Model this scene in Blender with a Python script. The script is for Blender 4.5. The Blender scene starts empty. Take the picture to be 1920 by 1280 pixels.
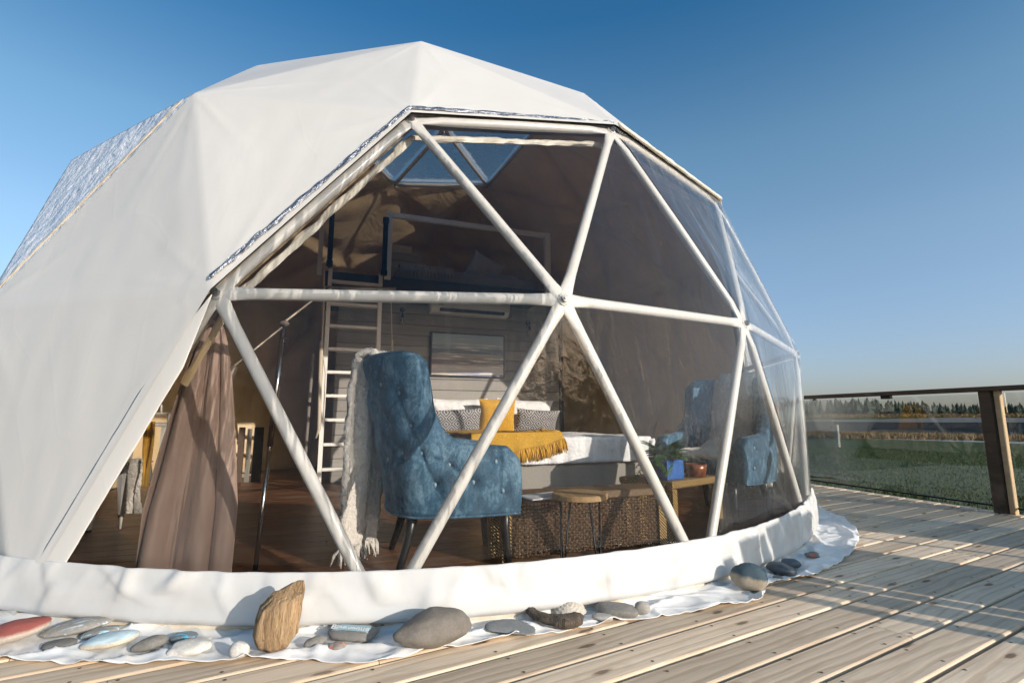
import bpy, math, random
from mathutils import Vector, Matrix, noise, Euler
random.seed(7)
R_ = math.radians
S = bpy.context.scene
COL = S.collection

# ------------------------------------------------------------------ camera
CAM = Vector((5.664, 0.234, 0.789))
YAW, PITCH, FOC = R_(172.979), R_(8.587), 950.05
S.render.resolution_x, S.render.resolution_y = 1024, 682
cd = bpy.data.cameras.new("camera"); cam = bpy.data.objects.new("camera", cd); COL.objects.link(cam)
cd.sensor_width = 36; cd.lens = 36*FOC/1920; cd.clip_end = 6000; cd.clip_start = 0.05
cam.location = CAM
FWD = Vector((math.cos(YAW)*math.cos(PITCH), math.sin(YAW)*math.cos(PITCH), math.sin(PITCH)))
FH = Vector((math.cos(YAW), math.sin(YAW), 0))
RT = FWD.cross(Vector((0, 0, 1))).normalized(); UP = RT.cross(FWD)
cam.rotation_euler = FWD.to_track_quat('-Z', 'Y').to_euler()
S.camera = cam

# ------------------------------------------------------------------ light
SUN_AZ, SUN_EL = R_(44), R_(15.7)
sdir = Vector((math.cos(SUN_AZ)*math.cos(SUN_EL), math.sin(SUN_AZ)*math.cos(SUN_EL), math.sin(SUN_EL)))
sl = bpy.data.lights.new("sun", 'SUN'); sl.energy = 3.0; sl.angle = R_(0.5); sl.color = (1.0, 0.92, 0.82)
so = bpy.data.objects.new("sun", sl); COL.objects.link(so); so.rotation_euler = sdir.to_track_quat('Z', 'Y').to_euler()
W = bpy.data.worlds.new("World"); S.world = W; W.use_nodes = True
wn = W.node_tree; bg = wn.nodes['Background']
sky = wn.nodes.new('ShaderNodeTexSky'); sky.sky_type = 'NISHITA'; sky.sun_disc = False
sky.sun_elevation = SUN_EL; sky.sun_rotation = math.pi/2 - SUN_AZ
sky.air_density = 1.0; sky.dust_density = 1.35; sky.ozone_density = 2.2
# deeper teal overhead and a dull pale horizon, the same all the way round
tcw = wn.nodes.new('ShaderNodeTexCoord'); sxw = wn.nodes.new('ShaderNodeSeparateXYZ'); rpw = wn.nodes.new('ShaderNodeValToRGB')
wn.links.new(tcw.outputs['Generated'], sxw.inputs[0]); wn.links.new(sxw.outputs['Z'], rpw.inputs[0])
while len(rpw.color_ramp.elements) < 6: rpw.color_ramp.elements.new(.5)
for e_, (p_, c_) in zip(rpw.color_ramp.elements, [(0, (.76, .76, 1.0)), (.10, (.84, .84, 1.0)), (.29, (1.0, 1.03, 1.02)), (.46, (.84, 1.05, 1.03)), (.65, (.26, .72, .93)), (1, (.22, .60, .85))]):
    e_.position = p_; e_.color = (*c_, 1)
tn_ = wn.nodes.new('ShaderNodeVectorMath'); tn_.operation = 'MULTIPLY'
wn.links.new(sky.outputs[0], tn_.inputs[0]); wn.links.new(rpw.outputs[0], tn_.inputs[1])
wn.links.new(tn_.outputs[0], bg.inputs[0]); bg.inputs[1].default_value = 0.125
S.view_settings.view_transform = 'Standard'; S.view_settings.look = 'None'
S.view_settings.exposure = 0.6; S.view_settings.gamma = 1.0
S.render.engine = 'CYCLES'
S.cycles.max_bounces = 10; S.cycles.transparent_max_bounces = 24; S.cycles.transmission_bounces = 8
S.cycles.use_denoising = True

def ray(px, py): return FWD + RT*((px-960)/FOC) - UP*((py-640)/FOC)
def gnd(px, py, z=0.0):
    "point of the level plane z under a line of sight"
    d = ray(px, py); return CAM + d*((z-CAM.z)/d.z)
def at(px, py, d):
    "point at horizontal distance d in front of the viewpoint"
    r = ray(px, py); return CAM + r*(d/r.dot(FH))
def V(lat, d, z): return Vector((CAM.x, CAM.y, 0)) + FH*d + RT*lat + Vector((0, 0, z))

# ------------------------------------------------------------------ materials
MATS = {}
class NT:
    def __init__(s, name):
        s.m = bpy.data.materials.new(name); s.m.use_nodes = True; s.t = s.m.node_tree
        s.b = s.t.nodes['Principled BSDF']; s.out = s.t.nodes['Material Output']; MATS[name] = s.m
        s.tc = s.n('ShaderNodeTexCoord')
    def n(s, typ, **kw):
        x = s.t.nodes.new(typ)
        for k, v in kw.items():
            if k.startswith('i_'):
                x.inputs[k[2:].replace('_', ' ')].default_value = v
            else: setattr(x, k, v)
        return x
    def l(s, a, b): s.t.links.new(a, b)
    def coord(s, scale=(1, 1, 1), src='Object', rnd=False, rot=(0, 0, 0)):
        mp = s.n('ShaderNodeMapping'); mp.inputs['Scale'].default_value = scale; mp.inputs['Rotation'].default_value = rot
        o = s.tc.outputs[src]
        if rnd:
            oi = s.n('ShaderNodeObjectInfo'); mu = s.n('ShaderNodeMath', operation='MULTIPLY'); mu.inputs[1].default_value = 57.3
            ad = s.n('ShaderNodeVectorMath', operation='ADD'); s.l(oi.outputs['Random'], mu.inputs[0]); s.l(o, ad.inputs[0]); s.l(mu.outputs[0], ad.inputs[1]); o = ad.outputs[0]
        s.l(o, mp.inputs['Vector']); return mp.outputs[0]
    def noise(s, co, scale, detail=4, rough=.55, dist=0):
        x = s.n('ShaderNodeTexNoise'); x.inputs['Scale'].default_value = scale; x.inputs['Detail'].default_value = detail
        x.inputs['Roughness'].default_value = rough; x.inputs['Distortion'].default_value = dist; s.l(co, x.inputs['Vector']); return x.outputs['Fac']
    def ramp(s, f, stops):
        x = s.n('ShaderNodeValToRGB'); cr = x.color_ramp
        while len(cr.elements) < len(stops): cr.elements.new(.5)
        for e, (p, c) in zip(cr.elements, stops):
            e.position = p; e.color = (*c, 1) if len(c) == 3 else c
        s.l(f, x.inputs[0]); return x.outputs[0]
    def mix(s, f, a, b, mode='MIX'):
        x = s.n('ShaderNodeMix', data_type='RGBA', blend_type=mode)
        for i, v in ((0, f), (6, a), (7, b)):
            if hasattr(v, 'is_linked') or hasattr(v, 'links'): s.l(v, x.inputs[i])
            else: x.inputs[i].default_value = (*v, 1) if isinstance(v, tuple) and len(v) == 3 else v
        return x.outputs[2]
    def bump(s, h, strength, dist, prev=None):
        x = s.n('ShaderNodeBump'); x.inputs['Strength'].default_value = strength; x.inputs['Distance'].default_value = dist
        s.l(h, x.inputs['Height'])
        if prev: s.l(prev, x.inputs['Normal'])
        return x.outputs[0]
    def math(s, op, a, b=0.0):
        x = s.n('ShaderNodeMath', operation=op)
        for i, v in ((0, a), (1, b)):
            if hasattr(v, 'links'): s.l(v, x.inputs[i])
            else: x.inputs[i].default_value = v
        return x.outputs[0]
def simple(name, c1, c2=None, scale=8, rough=.6, bump=.2, bs=None, bd=.005, stretch=(1, 1, 1), metal=0, rnd=False, sheen=0, spec=None, detail=5):
    m = NT(name); co = m.coord(stretch, rnd=rnd); c2 = c2 or tuple(x*.8 for x in c1)
    f = m.noise(co, scale, detail); m.l(m.ramp(f, [(.3, c1), (.7, c2)]), m.b.inputs['Base Color'])
    m.b.inputs['Roughness'].default_value = rough; m.b.inputs['Metallic'].default_value = metal
    if spec is not None: m.b.inputs['Specular IOR Level'].default_value = spec
    if sheen: m.b.inputs['Sheen Weight'].default_value = sheen
    if bump: m.l(m.bump(m.noise(co, bs or scale*3, 5), bump, bd), m.b.inputs['Normal'])
    return m.m

def mat_cover():
    m = NT('white_pvc_cover'); co = m.coord()
    d = m.noise(co, 1.3, 5); m.l(m.ramp(d, [(.3, (.64, .62, .59)), (.75, (.60, .575, .54))]), m.b.inputs['Base Color'])
    m.b.inputs['Roughness'].default_value = .42; m.b.inputs['Specular IOR Level'].default_value = .35
    w = m.noise(m.coord((1, 1, .35)), 2.2, 3, .5, 1.5); c = m.n('ShaderNodeTexNoise'); 
    v = m.n('ShaderNodeTexVoronoi', feature='DISTANCE_TO_EDGE'); v.inputs['Scale'].default_value = 1.9
    m.l(m.mix(.25, m.coord((1.0, 1.0, .45)), m.tc.outputs['Object']), v.inputs['Vector'])
    cr = m.ramp(v.outputs['Distance'], [(0, (1, 1, 1)), (.02, (0, 0, 0))])
    n1 = m.bump(w, .10, .03); n2 = m.bump(cr, .05, .004, n1); n3 = m.bump(m.noise(co, 60, 3), .05, .002, n2)
    m.l(n3, m.b.inputs['Normal']); return m.m
def mat_skirt(name='white_pvc_skirt', k=1.0):
    m = NT(name); co = m.coord()
    d = m.noise(co, 6, 6); m.l(m.ramp(d, [(.30, (.62*k, .61*k, .59*k)), (.60, (.58*k, .565*k, .54*k)), (.78, (.48*k, .44*k, .385*k))]), m.b.inputs['Base Color'])
    m.b.inputs['Roughness'].default_value = .33
    n1 = m.bump(m.noise(m.coord((1, 1, .6)), 5, 3, .5, .6), .18, .010); n2 = m.bump(m.noise(co, 34, 4), .12, .004, n1)
    m.l(n2, m.b.inputs['Normal']); return m.m
def mat_clear():
    m = NT('clear_vinyl'); t = m.t
    n1 = m.bump(m.noise(m.coord((1, 1, .22)), 7, 3, .5, .6), .65, .020)
    n2 = m.bump(m.noise(m.coord((1, 1, .6)), 26, 3, .6, 1.5), .40, .005, n1)
    tr = m.n('ShaderNodeBsdfTransparent'); tr.inputs[0].default_value = (.93, .93, .93, 1)
    gl = m.n('ShaderNodeBsdfGlossy'); gl.inputs['Roughness'].default_value = .02; gl.inputs[0].default_value = (1, 1, 1, 1)
    m.l(n2, gl.inputs['Normal'])
    fr = m.n('ShaderNodeFresnel'); fr.inputs[0].default_value = 1.45; m.l(n1, fr.inputs['Normal'])
    k = m.math('MAXIMUM', m.math('MULTIPLY', m.math('SUBTRACT', fr.outputs[0], .014), 1.45), 0.0); k = m.math('MINIMUM', k, .7)
    mx = m.n('ShaderNodeMixShader'); m.l(k, mx.inputs[0]); m.l(tr.outputs[0], mx.inputs[1]); m.l(gl.outputs[0], mx.inputs[2])
    df = m.n('ShaderNodeBsdfDiffuse'); df.inputs[0].default_value = (.7, .72, .76, 1)
    lw = m.n('ShaderNodeLayerWeight'); lw.inputs[0].default_value = .35
    sm = m.ramp(m.noise(m.coord((1, 1, .3)), 5, 4, .6, 1), [(.42, (.0, .0, .0)), (.75, (1, 1, 1))])
    hz = m.math('ADD', m.math('MULTIPLY', m.math('POWER', lw.outputs['Facing'], 2.8), .16), m.math('MULTIPLY', sm, .004)); 
    m2 = m.n('ShaderNodeMixShader'); m.l(hz, m2.inputs[0]); m.l(mx.outputs[0], m2.inputs[1]); m.l(df.outputs[0], m2.inputs[2])
    m.l(m2.outputs[0], m.out.inputs[0]); return m.m
def mat_glass(name='railing_glass', k0=.65, tint=(.90, .92, .91, 1)):
    m = NT(name)
    tr = m.n('ShaderNodeBsdfTransparent'); tr.inputs[0].default_value = tint
    gl = m.n('ShaderNodeBsdfGlossy'); gl.inputs['Roughness'].default_value = .01
    m.l(m.bump(m.noise(m.coord(), 1.2, 2), .03, .01), gl.inputs['Normal'])
    fr = m.n('ShaderNodeFresnel'); fr.inputs[0].default_value = 1.5
    k = m.math('MULTIPLY', fr.outputs[0], k0)
    mx = m.n('ShaderNodeMixShader'); m.l(k, mx.inputs[0]); m.l(tr.outputs[0], mx.inputs[1]); m.l(gl.outputs[0], mx.inputs[2]); m.l(mx.outputs[0], m.out.inputs[0]); return m.m
def mat_wood(name, c1, c2, c3, rough=.7, knots=True, edge=.0, grain=1.0, spec=.3):
    m = NT(name); oi = m.n('ShaderNodeObjectInfo')
    k1 = m.noise(m.coord((.9, 4, 4), rnd=True), 1.4, 3, .5, .4)
    co = m.coord((.55, 9, 9), rnd=True)
    wv = m.n('ShaderNodeTexWave', wave_type='BANDS', bands_direction='Y'); wv.inputs['Scale'].default_value = 3.2
    wv.inputs['Distortion'].default_value = 11; wv.inputs['Detail'].default_value = 4; wv.inputs['Detail Scale'].default_value = .8
    m.l(m.coord((.35, 2.2, 2.2), rnd=True), wv.inputs['Vector'])
    fg = m.noise(m.coord((1.5, 60, 60), rnd=True), 3, 4, .6)
    base = m.ramp(k1, [(.3, c1), (.7, c2)])
    g = m.mix(m.math('MULTIPLY', m.ramp(wv.outputs['Fac'], [(.08, (1, 1, 1)), (.28, (0, 0, 0))]), .32*grain), base, c3)
    g = m.mix(m.math('MULTIPLY', m.ramp(fg, [(.45, (0, 0, 0)), (.7, (1, 1, 1))]), .28*grain), g, c3)
    hgt = m.math('ADD', fg, wv.outputs['Fac'])
    if knots:
        v = m.n('ShaderNodeTexVoronoi', voronoi_dimensions='2D'); v.inputs['Scale'].default_value = 1; v.inputs['Randomness'].default_value = 1
        m.l(m.coord((1.9, 6.2, .5), rnd=True), v.inputs['Vector'])
        kd = m.math('ADD', v.outputs['Distance'], m.math('MULTIPLY', m.noise(m.coord((9, 30, 9), rnd=True), 2, 2), .10))
        kf = m.ramp(kd, [(.095, (1, 1, 1)), (.135, (0, 0, 0))]); ring = m.ramp(kd, [(.13, (1, 1, 1)), (.20, (.2, .2, .2)), (.24, (.8, .8, .8)), (.34, (0, 0, 0))])
        g = m.mix(m.math('MULTIPLY', ring, .38), g, tuple(x*.5+y*.5 for x, y in zip(c3, c2))); g = m.mix(m.math('MULTIPLY', m.math('MULTIPLY', kf, m.ramp(v.outputs['Color'], [(.30, (0, 0, 0)), (.36, (1, 1, 1))])), .85), g, (.16, .09, .045))
    sc = m.math('ADD', m.math('MULTIPLY', oi.outputs['Random'], .38), .80)
    hs = m.n('ShaderNodeHueSaturation'); m.l(sc, hs.inputs['Value']); m.l(g, hs.inputs['Color'])
    colr = hs.outputs[0]
    st = m.ramp(m.noise(m.coord((1, 1, 1), rnd=True), 2.3, 5, .6), [(.52, (0, 0, 0)), (.72, (1, 1, 1))])
    colr = m.mix(m.math('MULTIPLY', st, .22), colr, (.50, .42, .34), 'MIX')
    m.l(colr, m.b.inputs['Base Color']); m.b.inputs['Roughness'].default_value = rough; m.b.inputs['Specular IOR Level'].default_value = spec
    m.l(m.bump(hgt, .25, .002), m.b.inputs['Normal']); return m.m
def mat_velvet():
    m = NT('blue_velvet'); co = m.coord()
    f = m.noise(m.coord((1, 1, .6)), 8, 8, .75, .5); f2 = m.noise(co, 34, 6, .7, .5)
    c = m.ramp(m.math('ADD', m.math('MULTIPLY', f, .7), m.math('MULTIPLY', f2, .3)), [(.38, (.014, .045, .080)), (.50, (.034, .10, .165)), (.61, (.14, .25, .33))])
    m.l(c, m.b.inputs['Base Color']); m.b.inputs['Roughness'].default_value = .75
    m.b.inputs['Sheen Weight'].default_value = .3; m.b.inputs['Sheen Roughness'].default_value = .35; m.b.inputs['Sheen Tint'].default_value = (.45, .65, .85, 1)
    m.l(m.bump(m.noise(co, 9, 5, .6, 1), .3, .012), m.b.inputs['Normal']); return m.m
def mat_grass():
    m = NT('grass_ground'); co = m.coord()
    f = m.noise(co, .12, 6, .6); f2 = m.noise(co, 3.0, 6, .7)
    c = m.ramp(f, [(.35, (.030, .058, .010)), (.52, (.055, .085, .017)), (.68, (.13, .095, .035))])
    c = m.mix(m.ramp(f2, [(.35, (0, 0, 0)), (.7, (1, 1, 1))]), c, (.03, .045, .012), 'MIX')
    c = m.mix(.4, c, m.ramp(f, [(.35, (.030, .050, .012)), (.52, (.055, .075, .020)), (.68, (.12, .09, .035))]))
    m.l(c, m.b.inputs['Base Color']); m.b.inputs['Roughness'].default_value = .9; m.b.inputs['Specular IOR Level'].default_value = .1
    m.l(m.bump(f2, .6, .1), m.b.inputs['Normal']); return m.m
def mat_liner():
    m = NT('tan_inner_liner'); co = m.coord()
    f = m.noise(co, 1.6, 5, .6, .8)
    m.l(m.ramp(f, [(.3, (.70, .51, .28)), (.7, (.56, .40, .215))]), m.b.inputs['Base Color'])
    m.b.inputs['Roughness'].default_value = .48; m.b.inputs['Sheen Weight'].default_value = .2
    n1 = m.bump(m.noise(m.coord((1, 1, .3)), 2.6, 4, .55, 1.2), .5, .06); n2 = m.bump(m.noise(co, 14, 4, .6, 1), .25, .015, n1)
    m.l(n2, m.b.inputs['Normal']); return m.m
def mat_stone(name, c1, c2, spot=None, paint_or_shade=None, prange=(0.45, .6), rough=.8):
    m = NT(name); co = m.coord(rnd=True)
    f = m.noise(co, 14, 8, .7); g = m.noise(co, 120, 5, .8)
    c = m.ramp(f, [(.3, c1), (.7, c2)])
    c = m.mix(m.math('MULTIPLY', m.ramp(g, [(.5, (0, 0, 0)), (.68, (1, 1, 1))]), .35), c, tuple(min(1, x*1.7) for x in c2))
    if spot: 
        s_ = m.noise(m.coord((1, 5, 1), rnd=True, rot=(0, .4, .5)), 16, 3, .5, 1)
        c = m.mix(m.ramp(s_, [(.60, (0, 0, 0)), (.64, (1, 1, 1))]), c, spot)
    if paint_or_shade:  # tint of the upper part: real paint, and shade on the half-lit stone
        z = m.n('ShaderNodeSeparateXYZ'); m.l(m.tc.outputs['Generated'], z.inputs[0])
        e = m.math('ADD', z.outputs['Z'], m.math('MULTIPLY', m.noise(m.coord(), 22, 4), .25))
        c = m.mix(m.ramp(e, [(prange[0]+.12, (0, 0, 0)), (prange[1]+.12, (1, 1, 1))]), c, paint_or_shade)
    m.l(c, m.b.inputs['Base Color']); m.b.inputs['Roughness'].default_value = rough
    n1 = m.bump(f, .5, .006); m.l(m.bump(g, .5, .0015, n1), m.b.inputs['Normal']); return m.m

cover_m = mat_cover(); skirt_m = mat_skirt(); flap_m = mat_skirt('white_ground_flap', 1.32); clear_m = mat_clear(); glass_m = mat_glass(); liner_m = mat_liner(); velvet_m = mat_velvet(); grass_m = mat_grass()
strut_m = simple('white_enamel_tube', (.70, .68, .64), (.64, .61, .56), 9, .28, .08)
bolt_m = simple('steel_bolt', (.35, .33, .30), (.2, .19, .18), 40, .35, .1, metal=1)
foil_m = simple('crumpled_foil', (.46, .47, .50), (.14, .16, .20), 60, .28, .9, 70, .012, metal=.85)
hem_m = simple('cream_hem', (.70, .66, .58), (.58, .52, .42), 12, .5, .3, 30, .004)
deck_m = mat_wood('weathered_deck_wood', (.85, .67, .48), (.73, .57, .405), (.37, .22, .12))
rail_m = mat_wood('dark_stained_wood', (.13, .085, .055), (.09, .06, .04), (.04, .028, .02))
stud_m = mat_wood('pale_stud_wood', (.62, .46, .28), (.55, .40, .24), (.35, .22, .12))
floor_m = mat_wood('dark_floor_wood', (.20, .078, .030), (.13, .050, .020), (.05, .020, .010), rough=.42, knots=False, spec=.35)
shiplap_m = mat_wood('grey_shiplap', (.31, .29, .26), (.27, .25, .22), (.17, .155, .14), rough=.6, knots=False, grain=.6)
shipgold_m = mat_wood('tan_shiplap', (.42, .32, .20), (.36, .27, .165), (.24, .17, .10), rough=.55, knots=False, grain=.6)
white_m = simple('white_paint', (.82, .79, .73), (.76, .72, .66), 20, .5, .15)
plastic_m = simple('white_plastic', (.72, .70, .66), (.68, .66, .62), 6, .35, 0)
black_m = simple('black_metal', (.012, .013, .016), (.02, .02, .024), 30, .35, .1, metal=.6)
darkleg_m = simple('black_leg_wood', (.012, .012, .014), (.02, .018, .018), 20, .35, .1)
chrome_m = simple('polished_steel', (.62, .60, .57), (.5, .47, .43), 6, .16, .03, metal=1)
duvet_m = simple('white_cotton', (.80, .79, .78), (.74, .73, .72), 5, .8, .8, 7, .05, sheen=.2)
base_m = simple('grey_linen', (.30, .275, .24), (.25, .23, .20), 60, .85, .4, 220, .002)
mustard_m = simple('mustard_cloth', (.62, .33, .025), (.52, .27, .02), 30, .85, .5, 90, .004, sheen=.2)
knit_m = simple('mustard_knit', (.60, .34, .04), (.45, .24, .02), 60, .9, .9, 130, .006, stretch=(1, 3, 1))
boucle_m = simple('white_boucle', (.78, .73, .66), (.66, .60, .52), 40, .95, 1.0, 75, .015, sheen=.3)
curtain_m = simple('mauve_brown_curtain', (.35, .235, .18), (.42, .29, .225), 7, .62, .5, 22, .006, sheen=.5, stretch=(1, 1, .6))
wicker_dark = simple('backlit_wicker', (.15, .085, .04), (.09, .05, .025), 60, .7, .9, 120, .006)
disk_m = mat_wood('pine_stool_top', (.50, .33, .16), (.44, .28, .13), (.28, .16, .07), knots=False)
leaf_m = simple('fern_leaf', (.030, .085, .022), (.055, .13, .035), 20, .5, .2)
pot_m = simple('blue_glazed_pot', (.015, .075, .26), (.04, .14, .40), 70, .3, .6, 90, .004)
bowl_m = simple('copper_bowl', (.28, .085, .03), (.16, .045, .02), 30, .3, .4, 60, .004, metal=.3)
rope_m = simple('pale_rope', (.60, .52, .40), (.45, .38, .28), 90, .8, .8, 120, .003)
paper_m = simple('paper', (.72, .72, .72), (.6, .62, .66), 8, .5, .05)
bulb_m = mat_glass('bulb_glass', 2.2, (.9, .88, .84, 1))
soil_m = simple('dark_soil', (.03, .02, .015), (.05, .035, .025), 60, .9, .6)

def mat_wicker():
    m = NT('golden_wicker'); 
    wv = m.n('ShaderNodeTexWave', wave_type='BANDS', bands_direction='DIAGONAL'); wv.inputs['Scale'].default_value = 36; wv.inputs['Distortion'].default_value = 3; wv.inputs['Detail'].default_value = 2
    m.l(m.coord(), wv.inputs['Vector']); f = m.noise(m.coord(), 90, 4)
    c = m.ramp(m.math('ADD', m.math('MULTIPLY', wv.outputs['Fac'], .6), m.math('MULTIPLY', f, .4)), [(.25, (.06, .03, .012)), (.55, (.34, .20, .065)), (.8, (.58, .38, .13))])
    m.l(c, m.b.inputs['Base Color']); m.b.inputs['Roughness'].default_value = .6; m.l(m.bump(wv.outputs['Fac'], .9, .008), m.b.inputs['Normal']); return m.m
wicker_m = mat_wicker()
def mat_painting():
    m = NT('painted_seascape'); co = m.coord((1, 1, 1), 'Generated')
    sx = m.n('ShaderNodeSeparateXYZ'); m.l(m.tc.outputs['Generated'], sx.inputs[0])
    st = m.noise(m.coord((1, 2.2, 16), 'Generated'), 1.6, 5, .65, .6)
    z = m.math('ADD', sx.outputs['Z'], m.math('MULTIPLY', m.math('SUBTRACT', m.noise(m.coord((1, 1.5, 6), 'Generated'), 2, 4), .5), .35))
    base = m.ramp(z, [(.02, (.28, .29, .42)), (.15, (.70, .66, .62)), (.32, (.20, .16, .15)), (.45, (.38, .36, .34)), (.58, (.14, .17, .22)), (.72, (.36, .42, .46)), (.95, (.34, .43, .50))])
    lo = m.math('SUBTRACT', st, m.math('MULTIPLY', z, .10))
    c = m.mix(m.ramp(lo, [(.53, (0, 0, 0)), (.58, (1, 1, 1))]), base, (.90, .82, .68))
    m.l(c, m.b.inputs['Base Color']); m.b.inputs['Roughness'].default_value = .55; m.l(m.bump(st, .3, .003), m.b.inputs['Normal']); return m.m
paint_m = mat_painting()
def mat_damask():
    m = NT('damask_print'); sx = m.n('ShaderNodeSeparateXYZ'); m.l(m.tc.outputs['Object'], sx.inputs[0])
    def tri(o, k, ph=0.0):
        a = m.math('ADD', m.math('MULTIPLY', o, k), ph); return m.math('ABSOLUTE', m.math('SUBTRACT', m.math('FRACT', a), .5))
    ax, az = tri(sx.outputs['X'], 7.0), tri(sx.outputs['Z'], 7.0); d = m.math('ADD', ax, az)
    w = m.math('SINE', m.math('MULTIPLY', d, 25)); n = m.noise(m.coord(), 60, 3, .6, 2.5)
    f = m.math('ADD', m.math('MULTIPLY', w, .22), n)
    c = m.ramp(f, [(.44, (.045, .045, .06)), (.52, (.40, .38, .36))])
    m.l(c, m.b.inputs['Base Color']); m.b.inputs['Roughness'].default_value = .8; return m.m
damask_m = mat_damask()

# ------------------------------------------------------------------ mesh helpers
def link(name, verts, faces, mat, parent=None, smooth=False, loc=None, kind=None, mats=None, fm=None):
    me = bpy.data.meshes.new(name); me.from_pydata([tuple(v) for v in verts], [], faces); me.update()
    o = bpy.data.objects.new(name, me); COL.objects.link(o)
    for k in (mats or [mat]): me.materials.append(k)
    if fm: me.polygons.foreach_set('material_index', fm)
    if smooth: me.polygons.foreach_set('use_smooth', [True]*len(me.polygons))
    if parent is not None: o.parent = parent
    if loc is not None: o.location = loc
    if kind: o['kind'] = kind
    return o
def thing(name, label, cat, loc=(0, 0, 0), rz=0.0, group=None):
    o = bpy.data.objects.new(name, None); COL.objects.link(o); o.location = loc; o.rotation_euler = (0, 0, rz)
    o['label'] = label; o['category'] = cat; o.empty_display_size = .1
    if group: o['group'] = group
    return o
def tag(o, label, cat, group=None):
    o['label'] = label; o['category'] = cat
    if group: o['group'] = group
    return o
class MB:
    def __init__(s): s.v = []; s.f = []
    def add(s, vs, fs):
        n = len(s.v); s.v += [Vector(v) for v in vs]; s.f += [tuple(i+n for i in f) for f in fs]; return s
    def box(s, lo, hi, M=None, ch=.0):
        x0, y0, z0 = lo; x1, y1, z1 = hi
        if ch <= 0:
            vs = [Vector((x, y, z)) for z in (z0, z1) for y in (y0, y1) for x in (x0, x1)]
            fs = [(0, 2, 3, 1), (4, 5, 7, 6), (0, 1, 5, 4), (2, 6, 7, 3), (0, 4, 6, 2), (1, 3, 7, 5)]
        else:
            c = ch; vs = []; fs = []
            rect = lambda a, z: [Vector((x0+a, y0+a, z)), Vector((x1-a, y0+a, z)), Vector((x1-a, y1-a, z)), Vector((x0+a, y1-a, z))]
            vs = rect(c, z0)+rect(0, z0+c)+rect(0, z1-c)+rect(c, z1)
            fs = [(3, 2, 1, 0), (12, 13, 14, 15)]
            for k in range(3):
                for i in range(4): fs.append((4*k+i, 4*k+(i+1) % 4, 4*k+4+(i+1) % 4, 4*k+4+i))
        if M is not None: vs = [M @ v for v in vs]
        return s.add(vs, fs)
    def tube(s, pts, r, n=8, cap=True):
        pts = [Vector(p) for p in pts]; rs = r if isinstance(r, (list, tuple)) else [r]*len(pts)
        rings = []; t0 = None; u = None
        for i, p in enumerate(pts):
            t = (pts[min(i+1, len(pts)-1)]-pts[max(i-1, 0)]).normalized()
            if u is None:
                u = t.cross(Vector((0, 0, 1)) if abs(t.z) < .9 else Vector((1, 0, 0))).normalized()
            u = (u - t*u.dot(t)).normalized(); w = t.cross(u)
            rings.append([p+(u*math.cos(2*math.pi*k/n)+w*math.sin(2*math.pi*k/n))*rs[i] for k in range(n)])
        vs = [v for g in rings for v in g]; fs = []
        for i in range(len(rings)-1):
            for k in range(n): fs.append((i*n+k, i*n+(k+1) % n, (i+1)*n+(k+1) % n, (i+1)*n+k))
        if cap: fs += [tuple(range(n-1, -1, -1)), tuple((len(rings)-1)*n+k for k in range(n))]
        return s.add(vs, fs)
    def lathe(s, prof, c=(0, 0, 0), n=24):
        c = Vector(c); vs = []; fs = []
        for r, z in prof: vs += [c+Vector((r*math.cos(2*math.pi*k/n), r*math.sin(2*math.pi*k/n), z)) for k in range(n)]
        for i in range(len(prof)-1):
            for k in range(n): fs.append((i*n+k, i*n+(k+1) % n, (i+1)*n+(k+1) % n, (i+1)*n+k))
        fs += [tuple(range(n-1, -1, -1)), tuple((len(prof)-1)*n+k for k in range(n))]
        return s.add(vs, fs)
    def grid(s, fn, nu, nv, closed=False):
        vs = [Vector(fn(i/nu, j/nv)) for j in range(nv+1) for i in range(nu+1)]
        fs = [(j*(nu+1)+i, j*(nu+1)+i+1, (j+1)*(nu+1)+i+1, (j+1)*(nu+1)+i) for j in range(nv) for i in range(nu)]
        return s.add(vs, fs)
    def put(s, name, mat, parent=None, smooth=False, **k): return link(name, s.v, s.f, mat, parent, smooth, **k)
def thick(o, t, off=-1):
    m = o.modifiers.new('thickness', 'SOLIDIFY'); m.thickness = t; m.offset = off; return o
def nz(p, s=1.0, o=0.0): return noise.noise(Vector(p)*s+Vector((o, o*1.7, -o)))
def MAT(loc, rz=0, rx=0, ry=0): return Matrix.Translation(loc) @ Euler((rx, ry, rz)).to_matrix().to_4x4()
def lerp(a, b, t): return a+(b-a)*t
def table(xs, ys, x):
    if x <= xs[0]: return ys[0]
    for i in range(1, len(xs)):
        if x <= xs[i]: return lerp(ys[i-1], ys[i], (x-xs[i-1])/(xs[i]-xs[i-1]))
    return ys[-1]
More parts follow.
